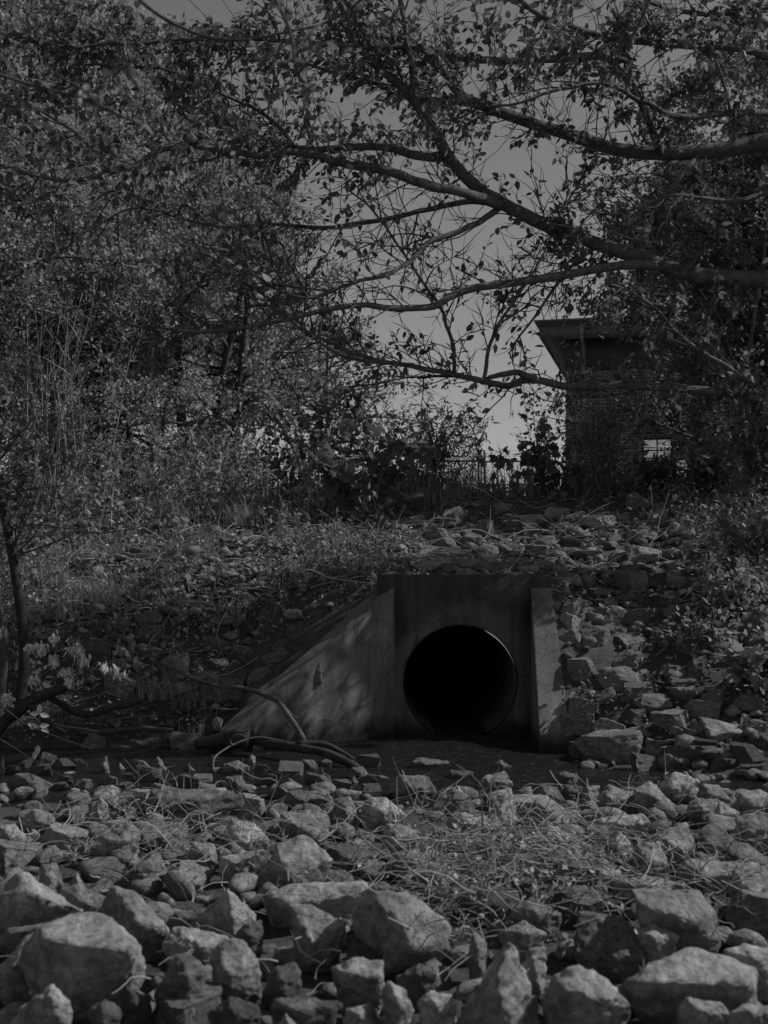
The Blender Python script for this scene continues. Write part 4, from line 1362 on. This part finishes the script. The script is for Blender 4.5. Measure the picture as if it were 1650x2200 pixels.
stem_plant('shrub', ground_at(1320, 19), 'loose pale shrub with leaning stalks right of the downspout', 'shrub', SH, 2.1, 5, .25, 18, .1, LANCE, 'weed', lean=-.15)
stem_plant('shrub', ground_at(1020, 20.5), 'thin loose weed shrub in front of the gate', 'shrub', SH, 1.5, 4, .25, 10, .09, LANCE, 'weed')
SB = 'leafy plants on the rocky bank'
stem_plant('leafy_plant', ground_at(1600, 14.2), 'bushy leafy plant high on the rocky bank under the sapling', 'plant', SB, .9, 12, .4, 30, .09, OVATE, 'weed')
stem_plant('leafy_plant', ground_at(1560, 13.0), 'bushy leafy plant halfway up the rocky bank at the right edge', 'plant', SB, .7, 12, .5, 30, .09, OVATE, 'weed')
stem_plant('leafy_plant', ground_at(1640, 11.8), 'leafy plant with pale lobed leaves low at the right edge', 'plant', SB, .5, 9, .6, 12, .13, LOBED, 'weed')
stem_plant('leafy_plant', ground_at(1290, 12.1), 'low leafy plant beside the foot of the narrow wing wall', 'plant', SB, .25, 8, .9, 16, .07, OVATE, 'leaf_dark')
stem_plant('leafy_plant', ground_at(1400, 12.2), 'low dark leafy plant in the middle of the rocky bank', 'plant', SB, .22, 7, .9, 14, .07, OVATE, 'leaf_dark')
stem_plant('leafy_plant', ground_at(1490, 12.6), 'low leafy plant with small pale leaves on the rocky bank', 'plant', SB, .4, 12, .8, 26, .08, OVATE, 'weed')

br = thing('brushwood', ground_at(85, 18), 'clump of tall pale upright bare stems before the pale-leaved tree', 'brush')
bz = np.array(br.location)
mb = MB()
for k in range(26):
    l = smoothline(branch_line(bz + (RNG.normal(0, .35), RNG.normal(0, .2), -.1), (RNG.normal(0, .16), RNG.normal(0, .1), 1), RNG.uniform(2.2, 4.8), 7, .05), 2)
    mb.tube(l, np.linspace(.013, .004, len(l)), 5)
    for m in range(5):
        i = int(RNG.integers(4, len(l) - 2))
        b_ = branch_line(l[i], (RNG.normal(0, .5), RNG.normal(0, .4), 1), RNG.uniform(.4, 1.1), 5, .12)
        mb.tube(b_, np.linspace(.006, .002, len(b_)), 3, False)
mb.build('stem', M['dry'], br)

WD = 'tall weeds along the crest'
wk = [stem_plant('tall_weed', (0, 0, -50), 'tall weed', 'weed', WD, 1.6, 3, .12, 40, .13, LANCE, 'weed', 'dry'),
      stem_plant('tall_weed', (0, 0, -50), 'tall weed', 'weed', WD, 1.3, 4, .2, 30, .10, OVATE, 'weed', 'dry'),
      stem_plant('tall_weed', (0, 0, -50), 'tall weed', 'weed', WD, 1.8, 2, .1, 30, .11, LANCE, 'leaf_dark', 'dry')]
kinds3 = ['narrow-leaved', 'broad-leaved', 'dark thin']
spots = [(30, 16.5), (75, 18), (120, 17), (170, 18.5), (215, 17), (255, 18.5), (300, 17.5), (340, 18.5), (375, 17.2), (415, 18.5), (450, 17.5), (490, 18.6), (525, 17.6), (560, 18.6), (595, 17.4), (640, 18.4), (675, 17.6), (735, 18.8), (800, 18.8), (880, 18.8), (985, 19.6), (1215, 19.8), (1260, 19.6), (1235, 19.4), (1300, 18.6), (1340, 19.2), (1475, 19.0), (1550, 18.2)]
ordw = ['leftmost'] + [o for o in ORD[1:]] + [a + ' from the left' for a in ('twenty-first', 'twenty-second', 'twenty-third', 'twenty-fourth', 'twenty-fifth', 'twenty-sixth', 'twenty-seventh', 'twenty-eighth')]
used = set()
for i, (px, Y) in enumerate(sorted(spots)):
    k = i % 3
    lab = f'{kinds3[k]} tall weed, {ordw[i]} among the weeds lining the crest'
    if k not in used:
        used.add(k)
        o = wk[k]
        o.location = ground_at(px, Y)
        o['label'] = lab
    else:
        copy_tree(wk[k], ground_at(px, Y), RNG.uniform(0, 6.28), RNG.uniform(.8, 1.15), lab, WD)

# seed branch with papery keys, three-leaf sprig
sb = thing('seed_branch', W(-10, 1430, 10.8), 'thin branch hung with bright papery seed clusters over the stream at the left', 'branch')
mb = MB()
mainl = smoothline([W(-60,1440,10.8), W(0,1420,10.8), W(40,1405,10.8), W(100,1396,10.8), W(180,1385,10.8), W(260,1388,10.9), W(330,1392,11)], 5)
mb.tube(mainl, np.linspace(.008, .003, len(mainl)), 5)
ctr = [(90, 1400, 40), (112, 1425, 45), (60, 1400, 16), (150, 1400, 18), (172, 1405, 22), (180, 1425, 18), (68, 1468, 26), (10, 1505, 34), (140, 1450, 22), (145, 1470, 16), (222, 1440, 12), (240, 1445, 10), (115, 1380, 18), (5, 1365, 14), (262, 1455, 8)]
for cx_, cy_, nk in ctr:
    st = np.array([cx_ + RNG.normal(0, 4), cy_ - 22])
    a = W(st[0], st[1], 10.8)
    i = int(np.argmin(np.linalg.norm(mainl - a, axis=1)))
    l = smoothline([mainl[i], (mainl[i] + a) / 2 + (0, 0, .01), a], 4)
    mb.tube(l, .0025, 4)
    sd = MB()
    P = a + RNG.normal(0, 1, (nk, 3)) * np.array([.02, .02, .022]) + np.array([0, 0, -.05])
    sd.leaves(LANCE, P, norm(RNG.normal(0, .35, (nk, 3)) + np.array([0, 0, -1])), rand_dirs(nk), RNG.uniform(.04, .075, nk))
    # fatten the narrow template into papery keys
    sd.leaves(DIAMOND, P + jitter(nk, .012), norm(RNG.normal(0, .4, (nk, 3)) + np.array([0, 0, -1])), rand_dirs(nk), RNG.uniform(.035, .06, nk))
    sd.build('seed_cluster', M['seed'], sb)
mb.build('stem', M['twig'], sb, True)

sp = thing('leaf_sprig', W(-40, 1560, 10.4), 'sagging twig with pale three-leaf sprigs crossing the water at the left', 'twig')
mb = MB()
l = smoothline([W(-40,1490,10.4), W(0,1515,10.4), W(55,1555,10.4), W(120,1582,10.3), W(200,1610,10.2)], 5)
mb.tube(l, np.linspace(.006, .003, len(l)), 5)
l = smoothline([W(-30,1570,10.2), W(20,1600,10.2), W(60,1625,10.1), W(130,1665,9.8)], 5)
mb.tube(l, np.linspace(.006, .003, len(l)), 5)
l = smoothline([W(82,1568,10.4), W(84,1545,10.4), W(85,1533,10.4)], 4)
mb.tube(l, .003, 4)
mb.build('stem', M['twig'], sp, True)
for (a, b), dd in (((85, 1534), (.05, 0, 1)), ((85, 1534), (-1, 0, .05)), ((85, 1534), (1, 0, -.25)), ((84, 1560), (-1, 0, -.2)), ((84, 1560), (1, 0, .1)), ((80, 1562), (-.7, -.2, .3)), ((88, 1562), (.7, -.2, -.4)), ((82, 1600), (-.1, 0, -1)), ((78, 1612), (-.3, 0, -1))):
    lf = MB()
    lf.leaves(OVATE, np.array([W(a, b, 10.4)]), np.array([dd], float), np.array([(.1, -.9, .4)]), np.array([.088]))
    lf.build('leaf', M['pale_leaf'], sp)

# ------------------------------------------------------------------ dead wood
def wood(name, label, cat, lines, mat='bark_dark', sides=8, group=None):
    t = None
    for k, (spec, r0, r1) in enumerate(lines):
        l = smoothline([W(*a) for a in spec], 6)
        n = len(l)
        mb = MB()
        rad = np.linspace(r0, r1, n) * (1 + .18 * fbm(np.stack([np.arange(n) * .6, np.full(n, k * 3.3), np.full(n, spec[0][0] * .1)], 1), 4, 2))
        mb.tube(l, rad, sides)
        if t is None and len(lines) == 1:
            o = mb.build(name, M[mat], None, True)
            return tag(o, label, cat, group)
        if t is None:
            t = thing(name, l[0], label, cat, group)
        mb.build('stem' if k == 0 else 'side_branch', M[mat], t, True)
    return t
wood('fallen_branch', 'bare curved branch leaning across the dappled wing wall into the stream', 'branch',
     [([(330,1420,12.6),(370,1436,12.4),(420,1460,12.2),(470,1474,12.0),(530,1480,11.9),(570,1495,11.8),(600,1510,11.7),(622,1540,11.6),(642,1570,11.5),(660,1605,11.4)], .015, .03), ([(606,1513,11.7),(640,1545,11.7),(650,1535,11.7)], .008, .004)], 'bark_dark')
wood('stream_log', 'dark waterlogged log lying in the stream in front of the wing wall', 'log',
     [([(530,1582,11.7),(570,1594,11.6),(640,1606,11.4),(700,1618,11.2),(750,1640,11.0),(775,1655,10.9)], .058, .035), ([(420,1600,11.8),(480,1590,11.75),(540,1592,11.65)], .05, .1), ([(640,1600,11.4),(700,1600,11.35),(760,1632,11.2)], .04, .02)], 'wetwood', 10)
wood('fallen_log', 'thick dark root log resting on the bank at the left edge', 'log',
     [([(-40,1600,12.1),(10,1550,12.1),(60,1510,12.1),(110,1488,12.15),(145,1472,12.2)], .075, .055), ([(60,1510,12.1),(100,1550,12),(140,1575,11.9)], .04, .02)], 'wetwood', 10)
wood('mossy_log', 'long low log lying along the water under the leafy bank', 'log',
     [([(110,1500,12.3),(180,1535,12.1),(240,1520,12.1),(300,1505,12.15)], .035, .04)], 'wetwood', 9)
wood('broken_log', 'short broken log end poking out of the leafy bank', 'log',
     [([(240,1372,13.6),(262,1371,13.4),(282,1380,13.3),(280,1412,13.2)], .03, .045)], 'bark')
wood('forked_twig', 'thin pale arched twig standing in the stream before the log', 'twig',
     [([(457,1660,11.0),(460,1630,11.1),(480,1612,11.2),(510,1596,11.3),(550,1584,11.4),(590,1588,11.4),(618,1594,11.4)], .012, .006), ([(500,1602,11.25),(495,1590,11.3),(512,1577,11.3),(530,1585,11.3)], .007, .004), ([(460,1630,11.1),(455,1622,11.1)], .006, .004)], 'bark', 6)
wood('fallen_branch', 'thin dead branch lying on the slope above the headwall', 'branch',
     [([(700,1166,16.3),(770,1178,16.0),(830,1200,15.4),(880,1205,15.0)], .018, .012)], 'bark_dark', 6)
wood('driftwood_stick', 'mossy stick lying along the foot of the leafy bank', 'stick',
     [([(170,1575,12.3),(240,1570,12.3),(300,1565,12.3),(370,1568,12.2)], .03, .02)], 'bark_dark', 7)
for lab, spec in (
    ('long straight dry stick slanting up from the stones right of centre', [(1335,1780,8.2),(1385,1850,7.6),(1420,1862,7.4)]),
    ('long bent dry stalk rising over the stones left of the steep pointed rock', [(918,2130,5.6),(935,2040,5.9),(955,1970,6.1),(990,1890,6.5),(1010,1870,6.6),(1040,1855,6.8)]),
    ('straight dry stalk standing between the blocky rock and the pyramid rock', [(510,1690,9.0),(555,1755,8.4),(595,1820,7.8)]),
    ('thin upright dry stalk on the pebbles in front of the culvert', [(1040,1845,7.2),(1037,1760,7.3),(1032,1700,7.4)]),
    ('short dry stick lying against the stones at the water edge', [(1005,1662,10),(975,1685,9.8),(940,1702,9.6)]),
    ('bent pale stem hanging down the front of the pointed rock', [(1087,2050,5.3),(1050,2080,5.2),(1030,2130,5.1),(1022,2190,5.0)]),
    ('slim dry stalk leaning over the near bank left of the blocky rock', [(330,1696,9.0),(345,1740,8.6),(368,1775,8.3)]),
    ('dry stalk leaning above the stones left of the fine gravel', [(675,1750,8.6),(710,1790,8.2),(735,1840,7.8),(745,1850,7.7)])):
    wood('dry_stalk', lab, 'stalk', [(spec, .007, .004)], 'twig', 5, 'dry stalks on the near bank')

# ------------------------------------------------------------------ ground cover (uncountable)
def scatter_xy(n, xr, yr, f=None):
    x, y = RNG.uniform(*xr, n), RNG.uniform(*yr, n)
    k = ~((x > -1.7) & (x < 1.95) & (y < 13.3)) & (terr(x, y) > .05)
    if f is not None:
        k &= f(x, y)
    x, y = x[k], y[k]
    return x, y, terr(x, y)

mb = MB()
for n, xr, yr, f in ((22000, (-6, 0.5), (12, 20), None), (9000, (1, 5.5), (11, 20), lambda x, y: fbm2(x * 1.1, y * 1.1, 40, 3) > -.05), (1500, (-3.5, 3.5), (5, 9.5), None)):
    x, y, z = scatter_xy(n, xr, yr, f)
    P = np.stack([x, y, z + RNG.uniform(.0, .05, len(x))], 1)
    d = rand_dirs(len(x))
    d[:, 2] *= .5
    mb.leaves(DIAMOND, P, d, rand_dirs(len(x), 1.6), RNG.uniform(.02, .065, len(x)))
tag(mb.build('leaf_litter', M['litter']), 'fallen leaves covering the banks', 'leaf litter', kind='stuff')

def blades(mb, x, y, z, h, w, droop, n=4):
    m = len(x)
    a = RNG.uniform(0, 6.28, m)
    dx, dy = np.cos(a), np.sin(a)
    hh = h * RNG.uniform(.5, 1.2, m)
    lean = droop * RNG.uniform(.2, 1.2, m)
    rows = []
    for k in range(n + 1):
        u = k / n
        cx = x + dx * lean * hh * u ** 2
        cy = y + dy * lean * hh * u ** 2
        cz = z + hh * (u - .45 * np.minimum(lean, 1.2) * u ** 2.2)
        ww = w * (1 - u * .9)
        rows.append(np.stack([np.stack([cx - dy * ww, cy + dx * ww, cz], 1), np.stack([cx + dy * ww, cy - dx * ww, cz], 1)], 1))
    v = np.stack(rows, 1).reshape(m, -1, 3)
    base = np.arange(m)[:, None, None] * (2 * (n + 1))
    q = np.array([(2 * k, 2 * k + 1, 2 * k + 3, 2 * k + 2) for k in range(n)])[None]
    mb.add(v.reshape(-1, 3), (q + base).reshape(-1, 4))

mb = MB()
x, y, z = scatter_xy(5200, (-8, 1.2), (17.9, 22), lambda x, y: fbm2(x * .8, y * .8, 50, 3) > -.2)
blades(mb, x, y, z, .62 + .5 * fbm2(x * 1.1, y * 1.1, 52, 3), .008, .9)
x, y, z = scatter_xy(2200, (-.5, 6), (18.8, 22))
blades(mb, x, y, z, .7, .009, .6)
x, y, z = scatter_xy(3600, (-6, -.3), (12.2, 17.5), lambda x, y: fbm2(x * 1.2, y * 1.2, 51, 3) > .0)
blades(mb, x, y, z, .3, .005, 1.1)
for px, py, n, hh in ((215, 1300, 220, .5), (110, 1260, 120, .4), (330, 1500, 160, .35), (420, 1520, 160, .35), (480, 1500, 120, .3), (380, 1130, 200, .6), (130, 1330, 120, .4), (520, 1130, 160, .5)):
    p = hit(px, py)
    blades(mb, p[0] + RNG.normal(0, .12, n), p[1] + RNG.normal(0, .12, n), np.full(n, p[2]), hh, .005, 1.1)
tag(mb.build('grass', M['grass']), 'long grass on the bank and crest', 'grass', kind='stuff')

mb = MB()
x, y, z = scatter_xy(5000, (-8, 6.5), (17.6, 22.5), lambda x, y: (x < .6) | (y > 18.9))
n = len(x)
for i in range(0, n, 7):
    pxx = pix((x[i], y[i], z[i]))[0]
    hs = .3 if 950 < pxx < 1215 else .5 if 1215 < pxx < 1500 else 1.0
    l = branch_line((x[i], y[i], z[i] - .03), (RNG.normal(0, .15), RNG.normal(0, .15), 1), RNG.uniform(.5, 1.25) * hs, 4, .08)
    mb.tube(l, np.linspace(.005, .002, len(l)), 3, False)
    kk = RNG.integers(1, len(l), 16)
    mb.leaves(OVATE, l[kk] + jitter(16, .05), rand_dirs(16, -.2), rand_dirs(16, 1.2), RNG.uniform(.05, .11, 16))
x, y, z = scatter_xy(1500, (-6, .2), (12.3, 17.5), lambda x, y: fbm2(x * .9, y * .9, 61, 3) > .0)
n = len(x)
P = np.stack([x, y, z + RNG.uniform(.02, .22, n)], 1)
for k in range(3):
    mb.leaves(OVATE, P + jitter(n, .06), rand_dirs(n, -.1), rand_dirs(n, 1.6), RNG.uniform(.04, .09, n))
x, y, z = scatter_xy(330, (-6, .1), (12.5, 17.5), lambda x, y: fbm2(x * 1.3, y * 1.3, 71, 3) > -.1)
for i in range(len(x)):
    l = branch_line((x[i], y[i], z[i] - .03), (RNG.normal(0, .4), RNG.normal(0, .3), 1), RNG.uniform(.2, .6), 4, .15)
    mb.tube(l, np.linspace(.005, .002, len(l)), 3, False)
    kk = RNG.integers(1, len(l), 14)
    mb.leaves(OVATE if i % 3 else LANCE, l[kk] + jitter(14, .04), rand_dirs(14, -.2), rand_dirs(14, 1.2), RNG.uniform(.05, .12, 14))
x, y, z = scatter_xy(2600, (1.9, 5.6), (11, 19), lambda x, y: fbm2(x * 1.0, y * 1.0, 63, 3) + .45 * (x / y * 13 - 3.3) > -.02)
n = len(x)
P = np.stack([x, y, z + RNG.uniform(.05, .3, n)], 1)
for k in range(3):
    mb.leaves(OVATE, P + jitter(n, .07), rand_dirs(n, -.1), rand_dirs(n, 1.6), RNG.uniform(.04, .1, n))
tag(mb.build('undergrowth', M['weed']), 'low weeds and brambles covering the banks', 'undergrowth', kind='stuff')

# dead sticks lying about the leafy bank and the slope above the headwall
mb = MB()
for xr_, yr_, n_ in (((-5.5, .2), (12.4, 18.5), 420), ((0, 5), (13.3, 19.5), 200)):
    x, y, z = scatter_xy(n_, xr_, yr_)
    for i in range(len(x)):
        a = RNG.uniform(0, 6.28)
        l = branch_line((x[i], y[i], z[i] + .04), (math.cos(a), math.sin(a), RNG.uniform(0, .6)), RNG.uniform(.25, 1.1), 5, .2, (0, 0, -.2))
        l[:, 2] = np.maximum(l[:, 2], terr(l[:, 0], l[:, 1]) + .02)
        mb.tube(l, np.linspace(.006, .003, len(l)) * RNG.uniform(.5, 1.5), 4, False)
tag(mb.build('brush_litter', M['dry']), 'dead sticks and stems littering the banks', 'dead brush', kind='stuff')

# tangle of dry stems over the near stones
mb = MB()
def tangle(cx, cy, sx, sy, n, hmax, ln):
    for i in range(n):
        px, py = RNG.normal(cx, sx), RNG.normal(cy, sy)
        if py > 2190 or py < 1700: continue
        p = hit(px, py)
        p = p + np.array([0, RNG.normal(0, .1), RNG.uniform(.02, hmax)])
        a = RNG.uniform(0, 6.28)
        d = np.array([math.cos(a), math.sin(a), RNG.normal(.05, .3)])
        l = branch_line(p, d, RNG.uniform(.3, 1.2) * ln, 5, .22, (0, 0, -.3))
        l[:, 2] = np.maximum(l[:, 2], terr(l[:, 0], l[:, 1]) + .01)
        mb.tube(l, np.linspace(.0035, .0018, len(l)) * RNG.uniform(.7, 1.4), 3, False)
tangle(330, 1830, 90, 38, 170, .28, .35)
tangle(150, 1825, 90, 30, 70, .22, .35)
tangle(480, 1850, 140, 50, 80, .25, .4)
tangle(1130, 1880, 130, 45, 330, .32, .35)
tangle(1080, 1950, 110, 45, 160, .34, .35)
tangle(1000, 1850, 140, 60, 90, .3, .4)
tangle(960, 2010, 60, 60, 90, .35, .3)
tangle(820, 1800, 420, 60, 90, .2, .4)
tangle(1180, 1900, 190, 70, 220, .3, .4)
tangle(820, 1900, 300, 80, 130, .25, .35)
tangle(1350, 1850, 160, 60, 120, .25, .4)
tangle(1550, 1950, 80, 40, 90, .25, .4)
tangle(400, 2100, 200, 60, 60, .2, .3)
for px, py, sx in ((330, 1810, 60), (1130, 1870, 100), (1080, 1960, 70), (450, 1850, 80), (680, 1740, 200), (1000, 1760, 200)):
    for i in range(9):
        p = hit(RNG.normal(px, sx), RNG.normal(py, 25))
        l = branch_line(p, (RNG.normal(0, .3), RNG.normal(0, .3), 1), RNG.uniform(.2, .45), 4, .08)
        mb.tube(l, np.linspace(.003, .0015, len(l)), 3, False)
x_, y_ = RNG.normal(.75, .35, 1500), RNG.normal(6.9, .5, 1500)
P = np.stack([x_, y_, terr(x_, y_) + RNG.uniform(.02, .28, 1500)], 1)
mb.leaves(DIAMOND, P, rand_dirs(1500), rand_dirs(1500, 1), RNG.uniform(.02, .05, 1500))
tag(mb.build('dry_grass', M['dry']), 'tangled dry grass and broken stems over the near stones', 'dry grass', kind='stuff')

# ------------------------------------------------------------------ building
YC = 34.0
Cc = np.array([5.1, YC])
u = np.array([.972, -.234])
vv = np.array([.234, .972])
OV = .67
bl = thing('brick_building', (Cc[0], Cc[1], 2.6), 'dark brick building with deep eaves and a pale downspout behind the trees', 'building')
rot = math.atan2(u[1], u[0])
bl.rotation_euler = (0, 0, rot)
# local frame: x along the front to the right, y away, z above ground 2.6
ZE = 8.05 - 2.6
def bpart(name, mat, boxes, parent=None, label=None):
    mb = MB()
    for b in boxes:
        mb.box(*b)
    o = obj(name, mb.mesh(name, M[mat]), parent or bl)
    if label: o['label'] = label
    return o
WIN = [(2.1, 2.92, 1.98, 2.64), (2.98, 3.8, 1.5, 2.06)]
xs = sorted({0, 18} | {a for w in WIN for a in w[:2]})
zs = sorted({-1.5, ZE - .9} | {a for w in WIN for a in w[2:]})
boxes = []
for i in range(len(xs) - 1):
    run = [z for z in zs]
    z0_ = run[0]
    cuts = sorted([(w[2], w[3]) for w in WIN if w[0] <= xs[i] and xs[i + 1] <= w[1]])
    for c in cuts + [(zs[-1], None)]:
        boxes.append((xs[i], xs[i + 1], 0, .3, z0_, c[0]))
        z0_ = c[1]
boxes.append((0, .3, .3, 12, -1.5, ZE - .9))
boxes += [(.3, 1.5, 11.7, 12, -1.5, ZE - .9), (4.6, 18, 11.7, 12, -1.5, ZE - .9), (1.5, 4.6, 11.7, 12, -1.5, 1.7), (1.5, 4.6, 11.7, 12, 4.3, ZE - .9)]
bpart('wall', 'brick', boxes)
bpart('frieze', 'siding', [(-.02, 18, -.02, .3, ZE - .9, ZE - .002), (-.02, .3, .3, 12, ZE - .9, ZE - .002)])
for w in WIN:
    x0, x1, z0_, z1 = w
    f = bpart('window', 'frame', [(x0, x0 + .05, .06, .16, z0_, z1), (x1 - .05, x1, .06, .16, z0_, z1), (x0 + .05, x1 - .05, .06, .16, z0_, z0_ + .05), (x0 + .05, x1 - .05, .06, .16, z1 - .05, z1), ((x0 + x1) / 2 - .02, (x0 + x1) / 2 + .02, .06, .16, z0_ + .05, z1 - .05), (x0 + .05, (x0 + x1) / 2 - .02, .065, .155, z0_ + .3, z0_ + .33), ((x0 + x1) / 2 + .02, x1 - .05, .065, .155, z0_ + .3, z0_ + .33)])
    bpart('pane', 'glass', [(x0 + .05, x1 - .05, .1, .12, z0_ + .05, z1 - .05)], f)
f = bpart('window', 'frame', [(1.5, 1.56, 11.8, 11.9, 1.7, 4.3), (4.54, 4.6, 11.8, 11.9, 1.7, 4.3), (1.56, 4.54, 11.8, 11.9, 1.7, 1.76), (1.56, 4.54, 11.8, 11.9, 4.24, 4.3)])  # unseen rear window, added so bright sky shows through the front ones
bpart('pane', 'glass', [(1.56, 4.54, 11.84, 11.86, 1.76, 4.24)], f)
# soffit boards, fascia with stepped gutter, low roof
sof = []
k = 0
yy = -OV + .05
while yy < 12.5:
    sof.append((-OV + .05, 0 - .03, yy, yy + .13, ZE, ZE + .02))
    yy += .15
yy = -OV + .05
while yy < -.1:
    sof.append((-.03, 18.5, yy, yy + .13, ZE, ZE + .02))
    yy += .15
bpart('soffit', 'soffit', sof)
bpart('soffit_deck', 'siding', [(-OV + .05, 18.5, -OV + .05, 12.6, ZE + .025, ZE + .05)])
bpart('fascia', 'trim', [(-OV, 18.6, -OV, -OV + .045, ZE - .02, ZE + .26), (-OV, -OV + .045, -OV + .045, 12.6, ZE - .02, ZE + .26)])
mb = MB()
prof = [(0, 0), (-.05, .02), (-.09, .1), (-.13, .13), (-.13, .17), (0, .17)]
pts = []
for (dx, dz) in prof: pts.append((-OV + dx, 12.6, ZE + .262 + dz))
for (dx, dz) in prof: pts.append((-OV + dx, -OV + dx, ZE + .262 + dz))
for (dx, dz) in prof: pts.append((18.6, -OV + dx, ZE + .262 + dz))
npf = len(prof)
q = [(k * npf + i, k * npf + (i + 1) % npf, (k + 1) * npf + (i + 1) % npf, (k + 1) * npf + i) for k in range(2) for i in range(npf)]
mb.add(pts, q)
obj('gutter', mb.mesh('gutter', M['trim']), bl)
mb = MB()
mb.add([(-OV - .05, -OV - .05, ZE + .435), (18.6, -OV - .05, ZE + .435), (18.6, 12.6, ZE + .435), (-OV - .05, 12.6, ZE + .435), (5.5, 6, ZE + 1.1), (15, 6, ZE + 1.1)], [(0, 1, 5, 4), (2, 3, 4, 5)], [(3, 0, 4), (1, 2, 5), (0, 3, 2), (0, 2, 1)])
obj('roof', mb.mesh('roof', M['roof']), bl)
bpart('downspout', 'spout', [(.45, .56, -OV - .03, -OV + .06 - .12, ZE - .05, ZE + .27), (.45, .56, -.14, -.04, -1.5, ZE - .25)])
mb = MB()
mb.tube([(.505, -OV - .02, ZE - .03), (.505, -OV + .02, ZE - .1), (.505, -.12, ZE - .2), (.505, -.09, ZE - .3)], .052, 8)
obj('downspout_elbow', mb.mesh('downspout_elbow', M['spout']), bl)
bpart('shutter', 'shutter', [(2.0 + .14 * k, 2.12 + .14 * k, -.08, -.05, 2.8, 3.7) for k in range(4)])

# ------------------------------------------------------------------ chain link fence
YF = 27.0
fe = thing('chain_link_fence', (2.0, YF, 2.65), 'chain link fence with steel posts and a gate behind the crest weeds', 'fence')
def fx(px): return (px - CX) / FPX * YF
def fz(py): return EYE - (py - HY) / FPX * YF
posts = [(930, 972), (1028, 966), (1041, 968), (1136, 967), (1142, 962), (1302, 960), (1430, 960), (1560, 960)]
for px, py in posts:
    mb = MB()
    x = fx(px)
    mb.tube([(x, YF, 2.3), (x, YF, fz(py))], .03, 8)
    mb.build('post', M['metal'], fe, True)
for a, b, py, r in ((930, 1028, 991, .022), (1041, 1136, 992, .022), (1142, 1302, 994, .022), (1302, 1560, 985, .022), (1302, 1480, 962, .016), (1302, 1490, 1010, .018), (1041, 1136, 1042, .018), (1100, 1136, 1020, .018)):
    mb = MB()
    mb.tube([(fx(a), YF, fz(py)), (fx(b), YF, fz(py) + .01)], r, 6)
    mb.build('rail', M['metal'], fe, True)
mb = MB()
mb.tube([(fx(1101), YF, 2.4), (fx(1101), YF, fz(985))], .02, 6)
mb.tube([(fx(1034), YF, 2.4), (fx(1034), YF, fz(976)), (fx(1028), YF, fz(972))], .02, 6)
mb.build('gate_upright', M['metal'], fe, True)
mb = MB()
x0, x1, z0_, z1 = fx(930), fx(1560), 2.6, fz(992)
st = .09
for s in (-1, 1):
    a = x0 - (z1 - z0_)
    while a < x1 + (z1 - z0_):
        pa, pb = (a, z0_), (a + (z1 - z0_), z1)
        if s < 0: pa, pb = (a + (z1 - z0_), z0_), (a, z1)
        def cl(p, q):
            (xa, za), (xb, zb) = p, q
            t0 = max(0, min((x0 - xa) / (xb - xa), (x1 - xa) / (xb - xa)))
            t1 = min(1, max((x0 - xa) / (xb - xa), (x1 - xa) / (xb - xa)))
            return t0, t1
        t0, t1 = cl(pa, pb)
        if t1 > t0:
            A_ = np.array([pa[0] + (pb[0] - pa[0]) * t0, YF + .008 * s, pa[1] + (pb[1] - pa[1]) * t0])
            B_ = np.array([pa[0] + (pb[0] - pa[0]) * t1, YF + .008 * s, pa[1] + (pb[1] - pa[1]) * t1])
            mb.tube([A_, B_], .0028, 3, False)
        a += st
mb.build('wire_mesh', M['metal'], fe)
mb = MB()
for py in (968, 974, 981):
    mb.tube([(fx(930), YF, fz(py)), (fx(1560), YF, fz(py) + .02)], .004, 3, False)
mb.build('barbed_wire', M['metal'], fe)
